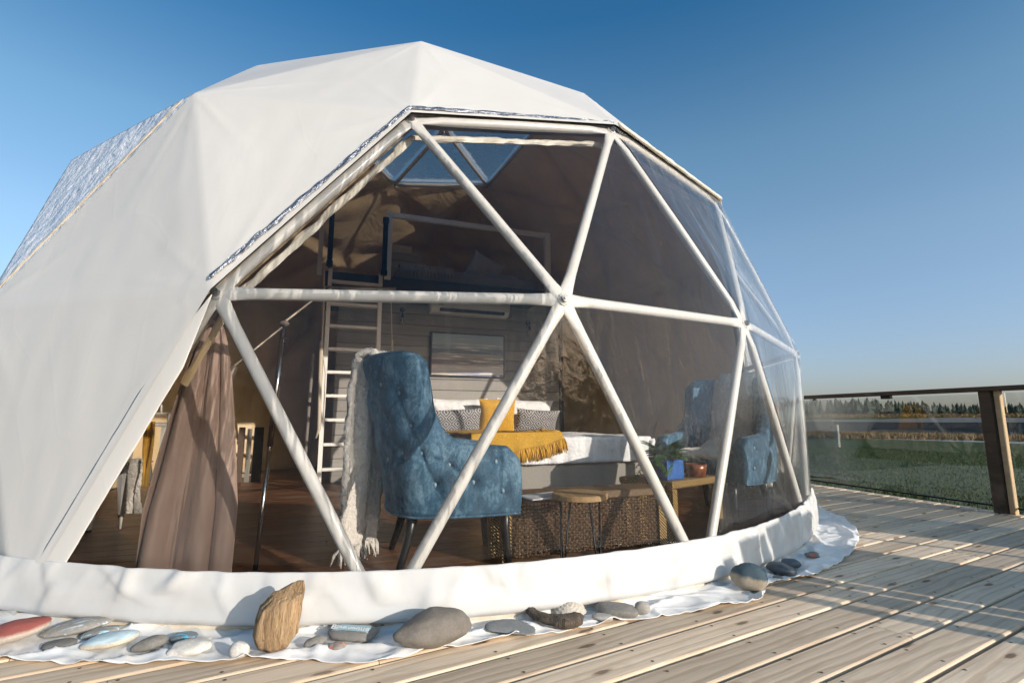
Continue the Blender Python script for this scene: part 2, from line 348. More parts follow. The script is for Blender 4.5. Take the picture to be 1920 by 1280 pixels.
NODES=[ (3.197,0.015,2.311),(3.448,0.745,1.323),(3.251,1.447,0.019),(3.446,-0.744,1.308),(3.548,-0.000,0.019),(3.251,-1.447,0.019),(0.988,-3.041,2.309),(2.010,-2.362,2.530),(2.871,-1.179,2.538),(1.761,-3.050,1.323),(2.841,-2.064,1.323),(2.381,-2.644,0.019),(0.368,-3.503,1.323),(-0.372,-3.539,0.019),(1.096,-3.374,0.019),(0.988,3.041,2.309),(1.994,2.353,2.508),(2.873,1.192,2.532),(1.792,3.094,1.315),(2.817,2.015,1.358),(2.381,2.644,0.019),(0.368,3.503,1.323),(-0.372,3.539,0.019),(1.096,3.374,0.019),(0.774,-2.383,3.258),(0.382,-1.175,4.053),(-0.036,0.115,4.216),(1.795,-1.304,3.502),(1.236,-0.000,4.053),(2.509,0.003,3.264),(0.774,2.383,3.258),(0.382,1.175,4.053),(1.789,1.309,3.491),(-2.587,1.879,2.309),(-1.625,2.642,2.530),(-0.238,3.093,2.530),(-2.356,2.617,1.323),(-1.085,3.339,1.323),(-1.779,3.081,0.019),(-3.480,0.740,0.019),(-3.217,1.432,1.323),(-2.870,2.085,0.019),(-2.587,-1.879,2.309),(-1.625,-2.642,2.530),(-0.238,-3.093,2.530),(-2.027,-1.473,3.258),(-0.686,-2.110,3.502),(-1.060,-0.566,3.966),(-2.027,1.473,3.258),(-0.686,2.110,3.502),(-1.026,0.711,4.001),(-3.015,-0.730,2.530),(-3.015,0.730,2.530),(-2.219,0.000,3.502),(-2.356,-2.617,1.323),(-1.085,-3.339,1.323),(-1.779,-3.081,0.019),(-3.480,-0.740,0.019),(-3.217,-1.432,1.323),(-2.870,-2.085,0.019),(-3.511,0.000,1.323) ]
TRIS=[(0,29,8),(0,29,17),(0,8,3),(0,3,1),(0,17,1),(1,17,19),(1,19,2),(1,4,2),(1,4,3),(2,20,19),(3,8,10),(3,10,5),(3,4,5),(5,11,10),(6,12,44),(6,12,9),(6,44,24),(6,7,9),(6,7,24),(7,24,27),(7,8,10),(7,8,27),(7,10,9),(8,29,27),(9,10,11),(9,12,14),(9,11,14),(12,55,13),(12,55,44),(12,13,14),(13,56,55),(15,16,18),(15,16,30),(15,18,21),(15,21,35),(15,30,35),(16,18,19),(16,30,32),(16,32,17),(16,17,19),(17,32,29),(18,21,23),(18,20,23),(18,20,19),(21,23,22),(21,35,37),(21,37,22),(22,37,38),(24,25,27),(24,25,46),(24,44,46),(25,26,47),(25,26,28),(25,47,46),(25,28,27),(26,31,50),(26,31,28),(26,50,47),(27,28,29),(28,32,29),(28,32,31),(30,31,49),(30,31,32),(30,49,35),(31,50,49),(33,48,34),(33,48,52),(33,34,36),(33,52,40),(33,36,40),(34,48,49),(34,36,37),(34,49,35),(34,35,37),(36,41,38),(36,41,40),(36,38,37),(39,40,41),(39,40,60),(39,57,60),(40,60,52),(42,45,51),(42,45,43),(42,54,58),(42,54,43),(42,51,58),(43,44,46),(43,44,55),(43,46,45),(43,55,54),(45,53,47),(45,53,51),(45,46,47),(47,53,50),(48,53,50),(48,53,52),(48,50,49),(51,53,52),(51,52,60),(51,58,60),(54,59,58),(54,59,56),(54,55,56),(57,59,58),(57,58,60)]
NODES = [Vector(n) for n in NODES]

# ------------------------------------------------------------------ ground, road, pond, far woods
GZ = -0.50
def gheight(r): t = max(0, min(1, (r-222)/40)); return GZ + 2.8*t*t*(3-2*t)
rr = [0.0, 3, 6, 10, 15, 22, 30, 40, 55, 75, 100, 130, 170, 205, 222, 230, 238, 246, 254, 262, 300, 500, 900, 1600, 3000, 5000]
def gfn(u, v):
    r = rr[int(round(v*(len(rr)-1)))]; a = u*2*math.pi
    return (CAM.x+r*math.cos(a), CAM.y+r*math.sin(a), gheight(r))
g = MB().grid(gfn, 96, len(rr)-1); ground = g.put('ground', grass_m, kind='structure', smooth=True)

road_m = simple('pale_gravel', (.34, .32, .30), (.27, .255, .235), 3, .9, .3)
water_m = simple('dark_pond_water', (.012, .018, .024), (.020, .026, .030), .5, .95, .5, 1.5, .12, spec=.03)
mudm = simple('tidal_flat', (.17, .15, .13), (.10, .095, .09), .35, .9, .4)
dry_m = simple('dry_grass', (.26, .14, .045), (.19, .115, .04), 2.5, .9, .4)
def flat(name, pts, z, mat, label=None):
    vs = [(p.x, p.y, z) for p in pts]; return link(name, vs, [tuple(range(len(vs)))], mat, kind='structure')
def polar_strip(name, pr, z, mat):   # (bearing deg, r_in, r_out)
    vs = []; fs = []
    for k, (a, r0, r1) in enumerate(pr):
        a = R_(a); c, s_ = math.cos(a), math.sin(a)
        for r in (r0, (r0+r1)/2, r1): vs.append((CAM.x+r*c, CAM.y+r*s_, z(r) if callable(z) else z))
        if k: fs += [(3*k-3, 3*k-2, 3*k+1, 3*k), (3*k-2, 3*k-1, 3*k+2, 3*k+1)]
    return link(name, vs, fs, mat, kind='structure')
def brg(px, py, z=GZ):
    p = gnd(px, py, z)-CAM; return math.degrees(math.atan2(p.y, p.x)), math.hypot(p.x, p.y)
a0, r0 = brg(1510, 819); a1, r1 = brg(1890, 831)
sl_ = (r1-r0)/(a1-a0)
polar_strip('gravel_road', [(a0+k, max(14, r0+sl_*k), max(15.5, (r0+sl_*k)*1.13)) for k in range(-34, 14, 2)], GZ+.01, road_m)
polar_strip('pond', [(a, 46+3*math.sin(a*.4), 214+8*math.sin(a*.21)) for a in range(92, 170, 2)], GZ+.012, water_m)
polar_strip('tidal_flat', [(a, 205+8*math.sin(a*.5), 238+5*math.sin(a*.3)) for a in range(88, 172, 2)], lambda r: gheight(r)+.05, mudm)
polar_strip('mown_bank', [(a, 11+1.5*math.sin(a*.7), 17+2*math.sin(a*.3)) for a in range(95, 160, 2)], GZ+.008, simple('pale_grass', (.10, .105, .035), (.07, .085, .03), 1.2, .9, .4))

def blades(name, n, region, h, w, mat, zf):
    rnd = random.Random(11); vs = []; fs = []
    for _ in range(n):
        a, r = region(rnd); x = CAM.x+r*math.cos(a); y = CAM.y+r*math.sin(a); z = zf(r)
        hh = h*rnd.uniform(.5, 1.2); t = rnd.uniform(0, math.pi); ww = w*rnd.uniform(.6, 1.3); lx, ly = rnd.gauss(0, .25)*hh, rnd.gauss(0, .25)*hh
        k = len(vs); vs += [(x-ww*math.cos(t), y-ww*math.sin(t), z), (x+ww*math.cos(t), y+ww*math.sin(t), z), (x+lx, y+ly, z+hh)]; fs.append((k, k+1, k+2))
    return link(name, vs, fs, mat, kind='stuff')
o = blades('tall_dry_grass', 26000, lambda q: (R_(q.uniform(92, 162)), q.uniform(39, 46)+q.random()*2), .30, .08, dry_m, lambda r: GZ)
tag(o, 'tall orange dry grass standing along the near edge of the dark pond', 'dry grass')
o = blades('far_dry_grass', 9000, lambda q: (R_(q.uniform(112, 162)), q.uniform(243, 256)), .5, .4, dry_m, gheight)
tag(o, 'strip of orange dry grass in front of the distant dark trees', 'dry grass')
grassblade_m = simple('grass_blade', (.035, .060, .012), (.070, .085, .022), .8, .8, 0)
o = blades('grass', 60000, lambda q: (R_(q.uniform(96, 150)), 6.5+20*q.random()**1.4), .055, .010, grassblade_m, lambda r: GZ)
tag(o, 'short green lawn grass beyond the deck railing', 'grass')

def forest():
    rnd = random.Random(5); vs = []; fs = []
    for k in range(3600):
        a = 360*rnd.random(); r = rnd.uniform(258, 350)
        env = .75+.45*noise.noise(Vector((math.cos(R_(a))*4, math.sin(R_(a))*4, 0)))+.16*max(0, math.sin(R_(a-100)))
        h = (8.0+3.6*rnd.random()**2)*env*(r/240)*.60; w = h*rnd.uniform(.26, .46); x = CAM.x+r*math.cos(R_(a)); y = CAM.y+r*math.sin(R_(a)); z = gheight(r)
        rad = rnd.random(); nl = 5
        for t in range(nl):
            zb = z+h*(.06+.80*t/nl); zt = z+h*min(1.0, .06+.80*(t+1.9)/nl); wr = w*(1-.80*t/nl)*rnd.uniform(.75, 1.15); n0 = len(vs); m_ = 7
            for i in range(m_):
                an = 2*math.pi*(i+rnd.random()*.5)/m_; q = wr*rnd.uniform(.6, 1.15); vs.append((x+q*math.cos(an), y+q*math.sin(an), zb-rnd.uniform(0, .06)*h))
            vs.append((x+rnd.gauss(0, .03)*h, y+rnd.gauss(0, .03)*h, zt))
            for i in range(m_): fs.append((n0+i, n0+(i+1) % m_, n0+m_))
    return link('forest', vs, fs, simple('conifer_needles', (.020, .040, .026), (.035, .055, .032), .3, .9, .3, 2, .2), kind='stuff')
tag(forest(), 'dark far-off line of conifers on the horizon', 'woods')
post_w = MB().box((-.05, -.05, 0), (.05, .05, 1.0), ch=.01).box((-.10, -.012, .45), (.10, .012, .95), MAT((0, -.065, 0)))
p = gnd(1573, 838, GZ); o = post_w.put('marker_post', simple('grey_weathered_post', (.32, .29, .25)), loc=p)
tag(o, 'short grey marker post with small board beside the gravel road', 'post')

# ------------------------------------------------------------------ deck
BD = R_(113.1); Dv = Vector((math.cos(BD), math.sin(BD), 0)); Nv = Vector((-Dv.y, Dv.x, 0))
EA = Vector((-.193, 4.611, 0)); EB = Vector((1.829, 4.939, 0)); Ed = (EB-EA).normalized(); En = Vector((-Ed.y, Ed.x, 0))
deck = thing('wooden_deck', 'weathered pale timber deck of wide boards running past the white dome', 'deck'); deck['kind'] = 'structure'; del deck['category']
rnd = random.Random(3); SP = .158; nails = MB()
def board(s0, s1, off, clip=None):
    # profile across the board (local y), extruded along local x; the far end is cut along the deck edge
    hw = SP/2-.0070; L = s1-s0; c = .007; prof = [(-hw, -.036), (-hw, -c), (-hw+c*.35, -c*.35), (-hw+c, 0), (hw-c, 0), (hw-c*.35, -c*.35), (hw, -c), (hw, -.036)]
    vs = []
    for e in (0, 1):
        for y, z in prof: vs.append((L/2*(1 if e else -1) + (clip*y if (e and clip) else 0), y, z))
    n = 8; fs = [tuple(range(7, -1, -1)), tuple(range(8, 16))]+[(i, (i+1) % n, n+(i+1) % n, n+i) for i in range(n)]
    o = link('board', vs, [tuple(reversed(f)) for f in fs], deck_m, deck)
    ctr = Dv*((s0+s1)/2)+Nv*off; o.location = (ctr.x, ctr.y, rnd.uniform(-.0012, .0012)); o.rotation_euler = (0, 0, BD)
k0 = -3.851
joists = [-.30+.405*i for i in range(-26, 16)]
for i in range(-18, 44):
    off = k0+SP/2-SP*i-SP      # board centre
    # far end on the edge line: (Dv*s+Nv*off - EA).En = 0
    f = lambda s: (Dv*s+Nv*off-EA).dot(En)
    s_far = -(f(0))/Dv.dot(En); sl2 = -(Nv.dot(En))/Dv.dot(En)
    cuts = [s_far]; s = s_far-rnd.uniform(1.2, 4.6)
    if i == 1: s = (Vector((3.90, .468, 0))).dot(Dv)
    if i == 2: s = (gnd(1500, 1128)).dot(Dv)
    if i == 6: s = (gnd(1815, 1178)).dot(Dv)
    while s > -8.5: cuts.append(s); s -= rnd.choice((3.05, 3.66, 4.27))
    cuts.append(-8.5)
    for j in range(len(cuts)-1):
        a_, b_ = cuts[j+1]+.0015, cuts[j]-.0015
        board(a_, b_, off, sl2 if j == 0 else None)
        for q in [a_+.03, b_-.03]+[t for t in joists if a_+.1 < t < b_-.1]:
            if off < -1.2:
                for e in (-.048, .048):
                    c = Dv*(q+rnd.gauss(0, .006))+Nv*(off+e+rnd.gauss(0, .004))
                    if (c-CAM).length < 6.5: nails.add([(c.x+.0058*math.cos(t), c.y+.0058*math.sin(t), .0015) for t in (0, 1.05, 2.1, 3.14, 4.19, 5.24)], [tuple(range(6))])
nl = nails.put('nail_heads', simple('rusty_nail', (.10, .06, .04)), deck); nl['kind'] = 'stuff'
fb = MB(); ang = math.atan2(Ed.y, Ed.x)
fb.box((-9, .0, -.24), (9, .036, -.003), MAT((EA.x, EA.y, 0), ang), ch=.003); fb.put('fascia_board', simple('grey_fascia', (.38, .35, .32)), deck)
sb_ = MB()
for q in joists[::1]:
    c = Dv*q; sb_.box((-8, -.02, -.22), (4.0, .02, -.04), MAT((c.x, c.y, 0), BD+math.pi/2))
# ------------------------------------------------------------------ railing
rail = thing('deck_railing', 'dark stained railing with clear glass panels along the far deck edge', 'railing', (EA.x, EA.y, 0), ang)
P0 = (Vector((1.76, 5.0, 0))-EA).dot(Ed)
for k in range(-3, 2):
    x = P0+k*2.45
    MB().box((x-.045, -.10, -.30), (x+.045, -.012, 1.02), ch=.004).put('post', rail_m, rail)
    MB().box((x+.055, -.075, -.02), (x+.092, -.03, 1.02), ch=.003).put('stud', stud_m, rail)
    if k < 1:
        MB().box((x+.12, -.052, .06), (x+2.37, -.044, 1.0)).put('glass_panel', glass_m, rail)
        MB().box((x+.10, -.056, .045), (x+2.39, -.040, .060)).put('panel_channel', black_m, rail)
        MB().box((x+1.5, -.065, .985), (x+1.6, -.03, 1.019)).put('panel_clip', black_m, rail)
MB().box((P0-8, -.125, 1.02), (P0+2.6, .03, 1.058), ch=.004).put('top_rail', rail_m, rail)
# unseen boards added off frame to throw the long shadows over the deck
sv = Vector((math.cos(SUN_AZ), math.sin(SUN_AZ), 0)); nv = Vector((-sv.y, sv.x, 0))
scr = thing('shadow_screen', 'unseen upright boards added off frame to cast shadows on the deck', 'shadow caster', (0, 0, 0))
def upright(n0, n1, s, z1, z0=.0, par=None, nm='slat', sl=0.0):
    c = nv*((n0+n1)/2)+sv*s; w = (n1-n0)/2
    M = Matrix.Translation((c.x, c.y, 0)) @ Euler((0, sl, SUN_AZ)).to_matrix().to_4x4()
    MB().box((-.018, -w, z0), (.018, w, z1), M, ch=.003).put(nm, stud_m, par or scr)
for a_, b_ in ((-1.0, -.835), (-.815, -.72), (-.70, -.52), (-.52, -.34), (-.34, -.16), (-.16, .06)): upright(a_+.001, b_-.001, 6.55, 1.06+.03*math.sin(a_*9))
upright(-1.14, -1.06, 6.50, .98, nm='post'); upright(.44, .48, 6.5, .95, nm='post')
MB().box((-.02, -1.0, .5), (.02, .46, .56), MAT(sv*6.6, SUN_AZ)).put('crosspiece', stud_m, scr)
scr2 = thing('shadow_slats', 'second set of unseen slats added to cast shadows on the deck', 'gate', (0, 0, 0))  # added unseen slats that shape the far band of shadow
for a_, b_ in ((.72, .88), (.88, 1.04), (1.04, 1.20), (1.235, 1.40), (1.40, 1.50)): upright(a_+.001, b_-.001, 7.0, 1.02, par=scr2)
upright(2.34, 2.46, 7.2, 1.15, par=scr2, nm='post')
MB().box((-.02, .72, .3), (.02, 2.4, .36), MAT(sv*7.05, SUN_AZ)).put('crosspiece', stud_m, scr2)

# ------------------------------------------------------------------ the dome
dome = thing('dome_tent', 'white geodesic dome tent with a large clear faceted window front', 'dome tent', (0, 0, 0))
CEN = Vector((0, 0, .67))
FRONT = {(3, 4, 5), (1, 3, 4), (1, 2, 4), (1, 2, 19), (2, 19, 20), (18, 19, 20), (18, 20, 23), (18, 21, 23), (21, 22, 23), (15, 18, 21), (15, 16, 18), (16, 18, 19), (16, 17, 19), (1, 17, 19), (0, 1, 17), (0, 1, 3)}
SKY = {(26, 31, 50), (26, 47, 50), (25, 26, 47), (25, 26, 28), (26, 28, 31)}
SIDE = {(7, 8, 10)}
CLEAR = FRONT | SKY | SIDE
def outn(p): return (p-CEN).normalized()
def tri_grid(t, n, off, fn=None):
    A, B, C_ = [NODES[i] for i in t]
    if (B-A).cross(C_-A).dot(outn((A+B+C_)/3)) < 0: B, C_ = C_, B
    nrm = (B-A).cross(C_-A).normalized(); vs = []; fs = []; idx = {}
    for i in range(n+1):
        for j in range(n+1-i):
            a, b = i/n, j/n; c = 1-a-b; p = A*c+B*a+C_*b
            e = min(a, b, c); p = p + (outn(p)*off)
            if fn: p = p+nrm*fn(p, e)
            idx[i, j] = len(vs); vs.append(p)
    for i in range(n):
        for j in range(n-i):
            fs.append((idx[i, j], idx[i+1, j], idx[i, j+1]))
            if i+j < n-1: fs.append((idx[i+1, j], idx[i+1, j+1], idx[i, j+1]))
    return vs, fs
def weld(name, tris, n, off, fn, mat, parent):
    V_ = []; F_ = []; key = {}; deg = {}
    for t in tris:
        vs, fs = tri_grid(t, n, off, fn); mp = []
        for v in vs:
            k = (round(v.x, 3), round(v.y, 3), round(v.z, 3))
            if k not in key: key[k] = len(V_); V_.append(v)
            mp.append(key[k])
        F_ += [tuple(mp[i] for i in f) for f in fs]
    return link(name, V_, F_, mat, parent, True)
opaque = [t for t in TRIS if tuple(sorted(t)) not in CLEAR]
WN = [(NODES[i], 9+i % 5) for i in (3, 8, 0, 29, 10, 5, 27, 32, 17, 7, 28, 9)]
def wr(p, e):
    t_ = 0
    for q_, nn in WN:
        d_ = p-q_; L_ = d_.length
        if .03 < L_ < .9:
            r_ = outn(q_); a_ = r_.cross(Vector((0, 0, 1))).normalized(); b_ = r_.cross(a_)
            an = math.atan2(d_.dot(a_), d_.dot(b_)); s_ = max(0, math.sin(an*nn+nn+.8*math.sin(an*3)))**5
            t_ += .007*s_*math.exp(-L_/.30)*min(1, (L_-.03)*14)
    return wr0(p, e)+t_*min(1, e*26)
def wr0(p, e):
    f = min(1, e*12)
    q = Vector((p.x*1.1, p.y*1.1, p.z*.45))
    return f*(.004*noise.noise(q*1.8)+.002*noise.noise(q*7))
cover = weld('fabric_cover', opaque, 56, .045, wr, cover_m, dome)
def wl(p, e):
    f = min(1, e*6); q = Vector((p.x, p.y, p.z*.5))
    return -.07*f*abs(noise.noise(q*1.9+Vector((3, 1, 2))))-.05*f
liner = weld('inner_liner', [t for t in opaque], 14, -.05, wl, liner_m, dome)
def cl(p, e):
    f = min(1, e*10); q = Vector((p.x*2, p.y*2, p.z*.5)); return f*(.014*noise.noise(q*.9)+.0028*noise.noise(q*5))
for t in sorted(CLEAR):
    vs, fs = tri_grid(t, 18, .034, cl); o = link('clear_panel', vs, fs, clear_m, dome, True)
# struts next to any clear panel, each flattened at its ends and bolted at the nodes
edges = set()
for t in CLEAR:
    t = sorted(t); edges |= {(t[0], t[1]), (t[0], t[2]), (t[1], t[2])}
def strut(a, b):
    A, B = NODES[a], NODES[b]; d = (B-A); L = d.length; t = d/L; rad = outn((A+B)/2); rad = (rad-t*rad.dot(t)).normalized(); w = t.cross(rad)
    st = [(.0, .033, .005), (.045, .035, .007), (.09, .031, .012), (.16, .0262, .0225), (.5, .0262, .0262)]
    prof = [(-.025, .030, .005)]
    seq = [(-.022, .024, .004)]+[(x, a_, b_) for x, a_, b_ in st[:-1]]+[(L/2, .0265, .0265)]+[(L-x, a_, b_) for x, a_, b_ in reversed(st[:-1])]+[(L+.022, .024, .004)]
    n = 12; vs = []; fs = []
    for x, wa, ra in seq:
        c = A+t*x
        for k in range(n): q = 2*math.pi*k/n; vs.append(c+w*math.cos(q)*wa+rad*math.sin(q)*ra)
    for i in range(len(seq)-1):
        for k in range(n): fs.append((i*n+k, (i+1)*n+k, (i+1)*n+(k+1) % n, i*n+(k+1) % n))
    fs += [tuple(range(n)), tuple((len(seq)-1)*n+k for k in range(n-1, -1, -1))]
    link('strut', vs, fs, strut_m, dome, True)
for a, b in sorted(edges): strut(a, b)
for a in sorted({i for e in edges for i in e}):
    r = outn(NODES[a]); q = NODES[a]
    mb = MB().tube([q-r*.05, q+r*.012], .009, 8).tube([q+r*.008, q+r*.024], .017, 10).tube([q+r*.024, q+r*.028], .010, 8)
    mb.put('bolt', bolt_m, dome, False)
# foil insulation and hems round the window opening
def along(path, n):
    out = []; L = [(path[i+1]-path[i]).length for i in range(len(path)-1)]
    for i in range(len(path)-1):
        for k in range(n): out.append(path[i].lerp(path[i+1], k/n))
    return out+[path[-1]]
TAPER = 1
def crumple(name, path, r, mat, off, amp, n=60, m=10, flat=.6):
    pts = along(path, n); vs = []; fs = []
    for i, p in enumerate(pts):
        t = (pts[min(i+1, len(pts)-1)]-pts[max(0, i-1)]).normalized(); rad = outn(p); rad = (rad-t*rad.dot(t)).normalized(); w = t.cross(rad)
        for k in range(m):
            q = 2*math.pi*k/m; rr_ = r*min(1, (i+.3)/TAPER)*(1+amp*noise.noise(Vector((p.x*14+k*.9, p.y*14, p.z*14+k))))
            vs.append(p+rad*off+w*math.cos(q)*rr_+rad*math.sin(q)*rr_*flat)
    for i in range(len(pts)-1):
        for k in range(m): fs.append((i*m+k, (i+1)*m+k, (i+1)*m+(k+1) % m, i*m+(k+1) % m))
    fs += [tuple(range(m)), tuple((len(pts)-1)*m+k for k in range(m-1, -1, -1))]
    return link(name, vs, fs, mat, dome, amp < .5)
def shift(path, tow, d):
    return [p+(tow-p).normalized()*d for p in path]
up = CEN+Vector((0, 0, 4.6))
foil = [NODES[3]+Vector((0, -.01, .0)), NODES[0]+Vector((0, 0, .03)), NODES[17]+Vector((0, 0, .03))]
outw = [NODES[3].lerp(NODES[8], .02), NODES[0].lerp(NODES[29], .02)+Vector((0, 0, .01)), NODES[17].lerp(NODES[32], .03)]
crumple('foil_edge', [outw[0]+Vector((.0, -.01, .015)), outw[1]+Vector((0, -.01, .005)), outw[2]+Vector((0, 0, .0))], .012, foil_m, .048, 1.0, 90, 9, .45)
crumple('hem', [NODES[17]+Vector((0, .02, .02)), NODES[16]+Vector((0, .01, .02))], .022, hem_m, .036, .35, 50, 8)
crumple('hem', [NODES[16]+Vector((0, 0, .02)), NODES[15]+Vector((0, .01, .02)), NODES[21], NODES[23]], .013, hem_m, .036, .35, 30, 8)
hb = [NODES[3].lerp(NODES[4], .012), NODES[3].lerp(NODES[5], .95)+(NODES[4]-NODES[5]).normalized()*.02, NODES[5]*.96+Vector((0, 0, .03))]
TAPER = 9; crumple('hem', hb, .062, cover_m, .041, .05, 40, 12, .05); TAPER = 1
crumple('hem', [NODES[8], NODES[7], NODES[10]], .009, cover_m, .036, .15, 40, 10, .5)
crumple('liner_roll', [NODES[3]-outn(NODES[3])*.05+Vector((0, .03, .0)), NODES[0]-outn(NODES[0])*.05+Vector((0, 0, -.035)), NODES[17]-outn(NODES[17])*.05+Vector((0, 0, -.03))], .020, hem_m, -.015, .6, 40, 8, .7)
crumple('liner_roll', [NODES[3]-outn(NODES[3])*.06+Vector((0, .0, -.03)), (NODES[5]*.30+NODES[3]*.7)-outn(NODES[5])*.06+Vector((0, .02, 0))], .017, liner_m, -.02, .5, 40, 8, .6)
crumple('side_window_hem', [NODES[8].lerp(NODES[7], .06), NODES[10].lerp(NODES[7], .04)], .008, rope_m, .047, .5, 50, 7, .6)
vs, fs = tri_grid((7, 8, 10), 40, .044, lambda p, e: min(1, e*10)*(.012*noise.noise(p*3)+.008*noise.noise(p*9)))
link('whitish_window_sheet', vs, fs, simple('whitish_window_sheen', (.86, .86, .88), (.62, .66, .74), 7, .35, .9, 14, .04), dome, True)  # added sheet; whitish sheen of the window vinyl put into its colour
# skirt
def az_(p): return math.degrees(math.atan2(p.y, p.x))
def sk_top(a):
    a = (a+180) % 360-180; return table([-180, -40, -22, -8, 5, 15, 25, 36, 48, 56, 180], [.24, .235, .225, .212, .212, .218, .222, .235, .255, .28, .28], a)
FOLDS = [[] for _ in range(73)]; _q = random.Random(77)
for _ in range(300):
    a0 = _q.uniform(-180, 180); top_ = _q.random() < .7
    fo = (a0, _q.gauss(0, 2.2), _q.uniform(.22, .75), _q.uniform(.004, .012), -.15 if top_ else _q.uniform(.1, .4), _q.uniform(.35, .75) if top_ else _q.uniform(.8, 1.1))
    for b_ in range(int((a0-6+180)//5), int((a0+6+180)//5)+1): FOLDS[b_ % 72].append(fo)
def sk(u, v):
    a = -180+360*u; A = R_(a); top = sk_top(a)
    z = lerp(top, .030, v)
    r = lerp(3.566, 3.606, v**.8)+table([-60, -34, -18, 60], [.034, .034, 0, 0], a)-(.034*((v-.86)/.14)**2 if v > .86 else 0)
    for a0, sl__, w_, am, v0, v1 in FOLDS[int((a+180)//5) % 72]:
        if v0 < v < v1:
            x_ = (a-a0-sl__*(v-v0))/w_
            if abs(x_) < 3: r += am*math.exp(-x_*x_*(.4 if x_ > 0 else 2.2))*math.sin(math.pi*(v-v0)/(v1-v0))**.7
    f = math.sin(v*math.pi)
    r += f*(.012*noise.noise(Vector((a*.13, v*1.3, 0)))+.003*noise.noise(Vector((a*.55, v*2.2, 5))))
    r += .004*max(0, noise.noise(Vector((a*1.1+v*1.5, v*.6, 3))))*(1-v)
    z += .004*noise.noise(Vector((a*.6, 0, 7)))*(1-v)+.006*noise.noise(Vector((a*.4, 0, 17)))*v
    return (r*math.cos(A), r*math.sin(A), z)
thick(MB().grid(sk, 1800, 26).put('skirt', skirt_m, dome, True), .006, -1)
pl = MB().grid(lambda u, v: ((3.575+.0*v)*math.cos(2*math.pi*u), (3.575)*math.sin(2*math.pi*u), lerp(.002, .035, v)), 160, 1)
pl.put('base_plinth', simple('painted_plinth', (.72, .66, .55), (.50, .40, .28), 9, .6, .2), dome, True)
# ground flap lying on the deck
TA = [-60, -40, -18.0, -9.3, -3.6, .15, 4.3, 8.9, 14.5, 24.7, 28, 35, 50, 56, 64, 69.6, 80, 110, 180]
TR = [3.90, 3.92, 3.88, 3.83, 3.80, 3.86, 3.77, 3.735, 3.72, 3.82, 3.73, 3.80, 3.84, 3.84, 3.80, 3.76, 3.8, 3.85, 3.85]
def tarp(u, v):
    a = -70+200*u; A = R_(a); ro = table(TA, TR, a)+.012*noise.noise(Vector((a*.35, 0, 2)))
    r = lerp(3.545, ro, v); e = max(0, v-.45)/.55
    rg = lambda x, y, o, k: max(0, 1-abs(noise.noise(Vector((x, y, o))))*k)**2
    z = .003+.018*rg(a*.16+v*.8, v*1.2, 61, 4)+.008*rg(a*.5-v*2, v*2.6, 71, 4)+.005*abs(noise.noise(Vector((a*.22, r*5, 1))))+.004*abs(noise.noise(Vector((a*.9, r*11, 4))))
    z += e*e*(.016*max(0, noise.noise(Vector((a*.42, 1, 8))))+.010*max(0, noise.noise(Vector((a*1.2, 1, 3)))))
    z += .010*max(0, 1-abs(v-.12)*8)
    return (r*math.cos(A), r*math.sin(A), z)
tp = MB().grid(tarp, 1300, 34).put('ground_flap', flap_m, dome, True); thick(tp, .0018, 1)
# ------------------------------------------------------------------ interior floor
FZ = .018
fl = thing('interior_floor', 'x', 'x'); del fl['label']; del fl['category']; fl['kind'] = 'structure'
FA = R_(101.5); fd = Vector((math.cos(FA), math.sin(FA), 0)); fn_ = Vector((-fd.y, fd.x, 0)); fr = random.Random(8)
for i in range(-23, 24):
    off = i*.15; h = math.sqrt(max(0, 3.46**2-(abs(off)+.075)**2))
    if h < .3: continue
    cuts = [-h, h]; s = -h+fr.uniform(.6, 1.9)
    while s < h-.4: cuts.append(s); s += fr.choice((1.2, 1.6, 2.1))
    cuts.sort()
    for j in range(len(cuts)-1):
        L = cuts[j+1]-cuts[j]-.003; o = MB().box((-L/2, -.0735, -.008), (L/2, .0735, 0), ch=.0015).put('plank', floor_m, fl)
        c = fd*((cuts[j]+cuts[j+1])/2)+fn_*off; o.location = (c.x, c.y, FZ+fr.uniform(-.0006, .0006)); o.rotation_euler = (0, 0, FA)
MB().lathe([(3.50, .001), (3.50, .0085)], n=90).put('subfloor', simple('dark_subfloor', (.03, .02, .015)), fl)

# ------------------------------------------------------------------ partition wall with boards
# wall runs through the bed head; local x along the wall, local y out of it towards the viewer
WU = (V(.67, 7.32, 0)-V(-2.1, 6.31, 0)).normalized(); WANG = math.atan2(-WU.y, -WU.x)
W0 = V(.67, 7.32, 0)                       # right hand end at the bed head
wall = thing('partition_wall', 'grey horizontal board partition wall behind the bed', 'wall', W0, WANG); wall['kind'] = 'structure'; del wall['category']
WL = 3.05; bh = .142
for k in range(17):
    MB().box((0, .0, FZ+k*bh+.002), (WL, .018, FZ+(k+1)*bh-.003), ch=.003).put('board', shiplap_m, wall)
MB().box((0, -.08, FZ), (WL, -.002, FZ+17*bh)).put('backing', simple('wall_backing', (.05, .045, .04)), wall)
def onwall(lat, h, out=0.0): return W0+Matrix.Rotation(WANG, 3, 'Z') @ Vector((lat, out, h))
wn_ = Matrix.Rotation(WANG, 3, 'Z') @ Vector((0, 1, 0))
if wn_.dot(CAM-W0) < 0:      # make +y face the viewer
    raise Exception('wall normal')
def wallhit(px, py, out=0.0):
    d = ray(px, py); p0 = W0+wn_*out; t = (p0-CAM).dot(wn_)/d.dot(wn_); p = CAM+d*t
    q = Matrix.Rotation(-WANG, 3, 'Z') @ (p-W0); return q.x, q.z, p
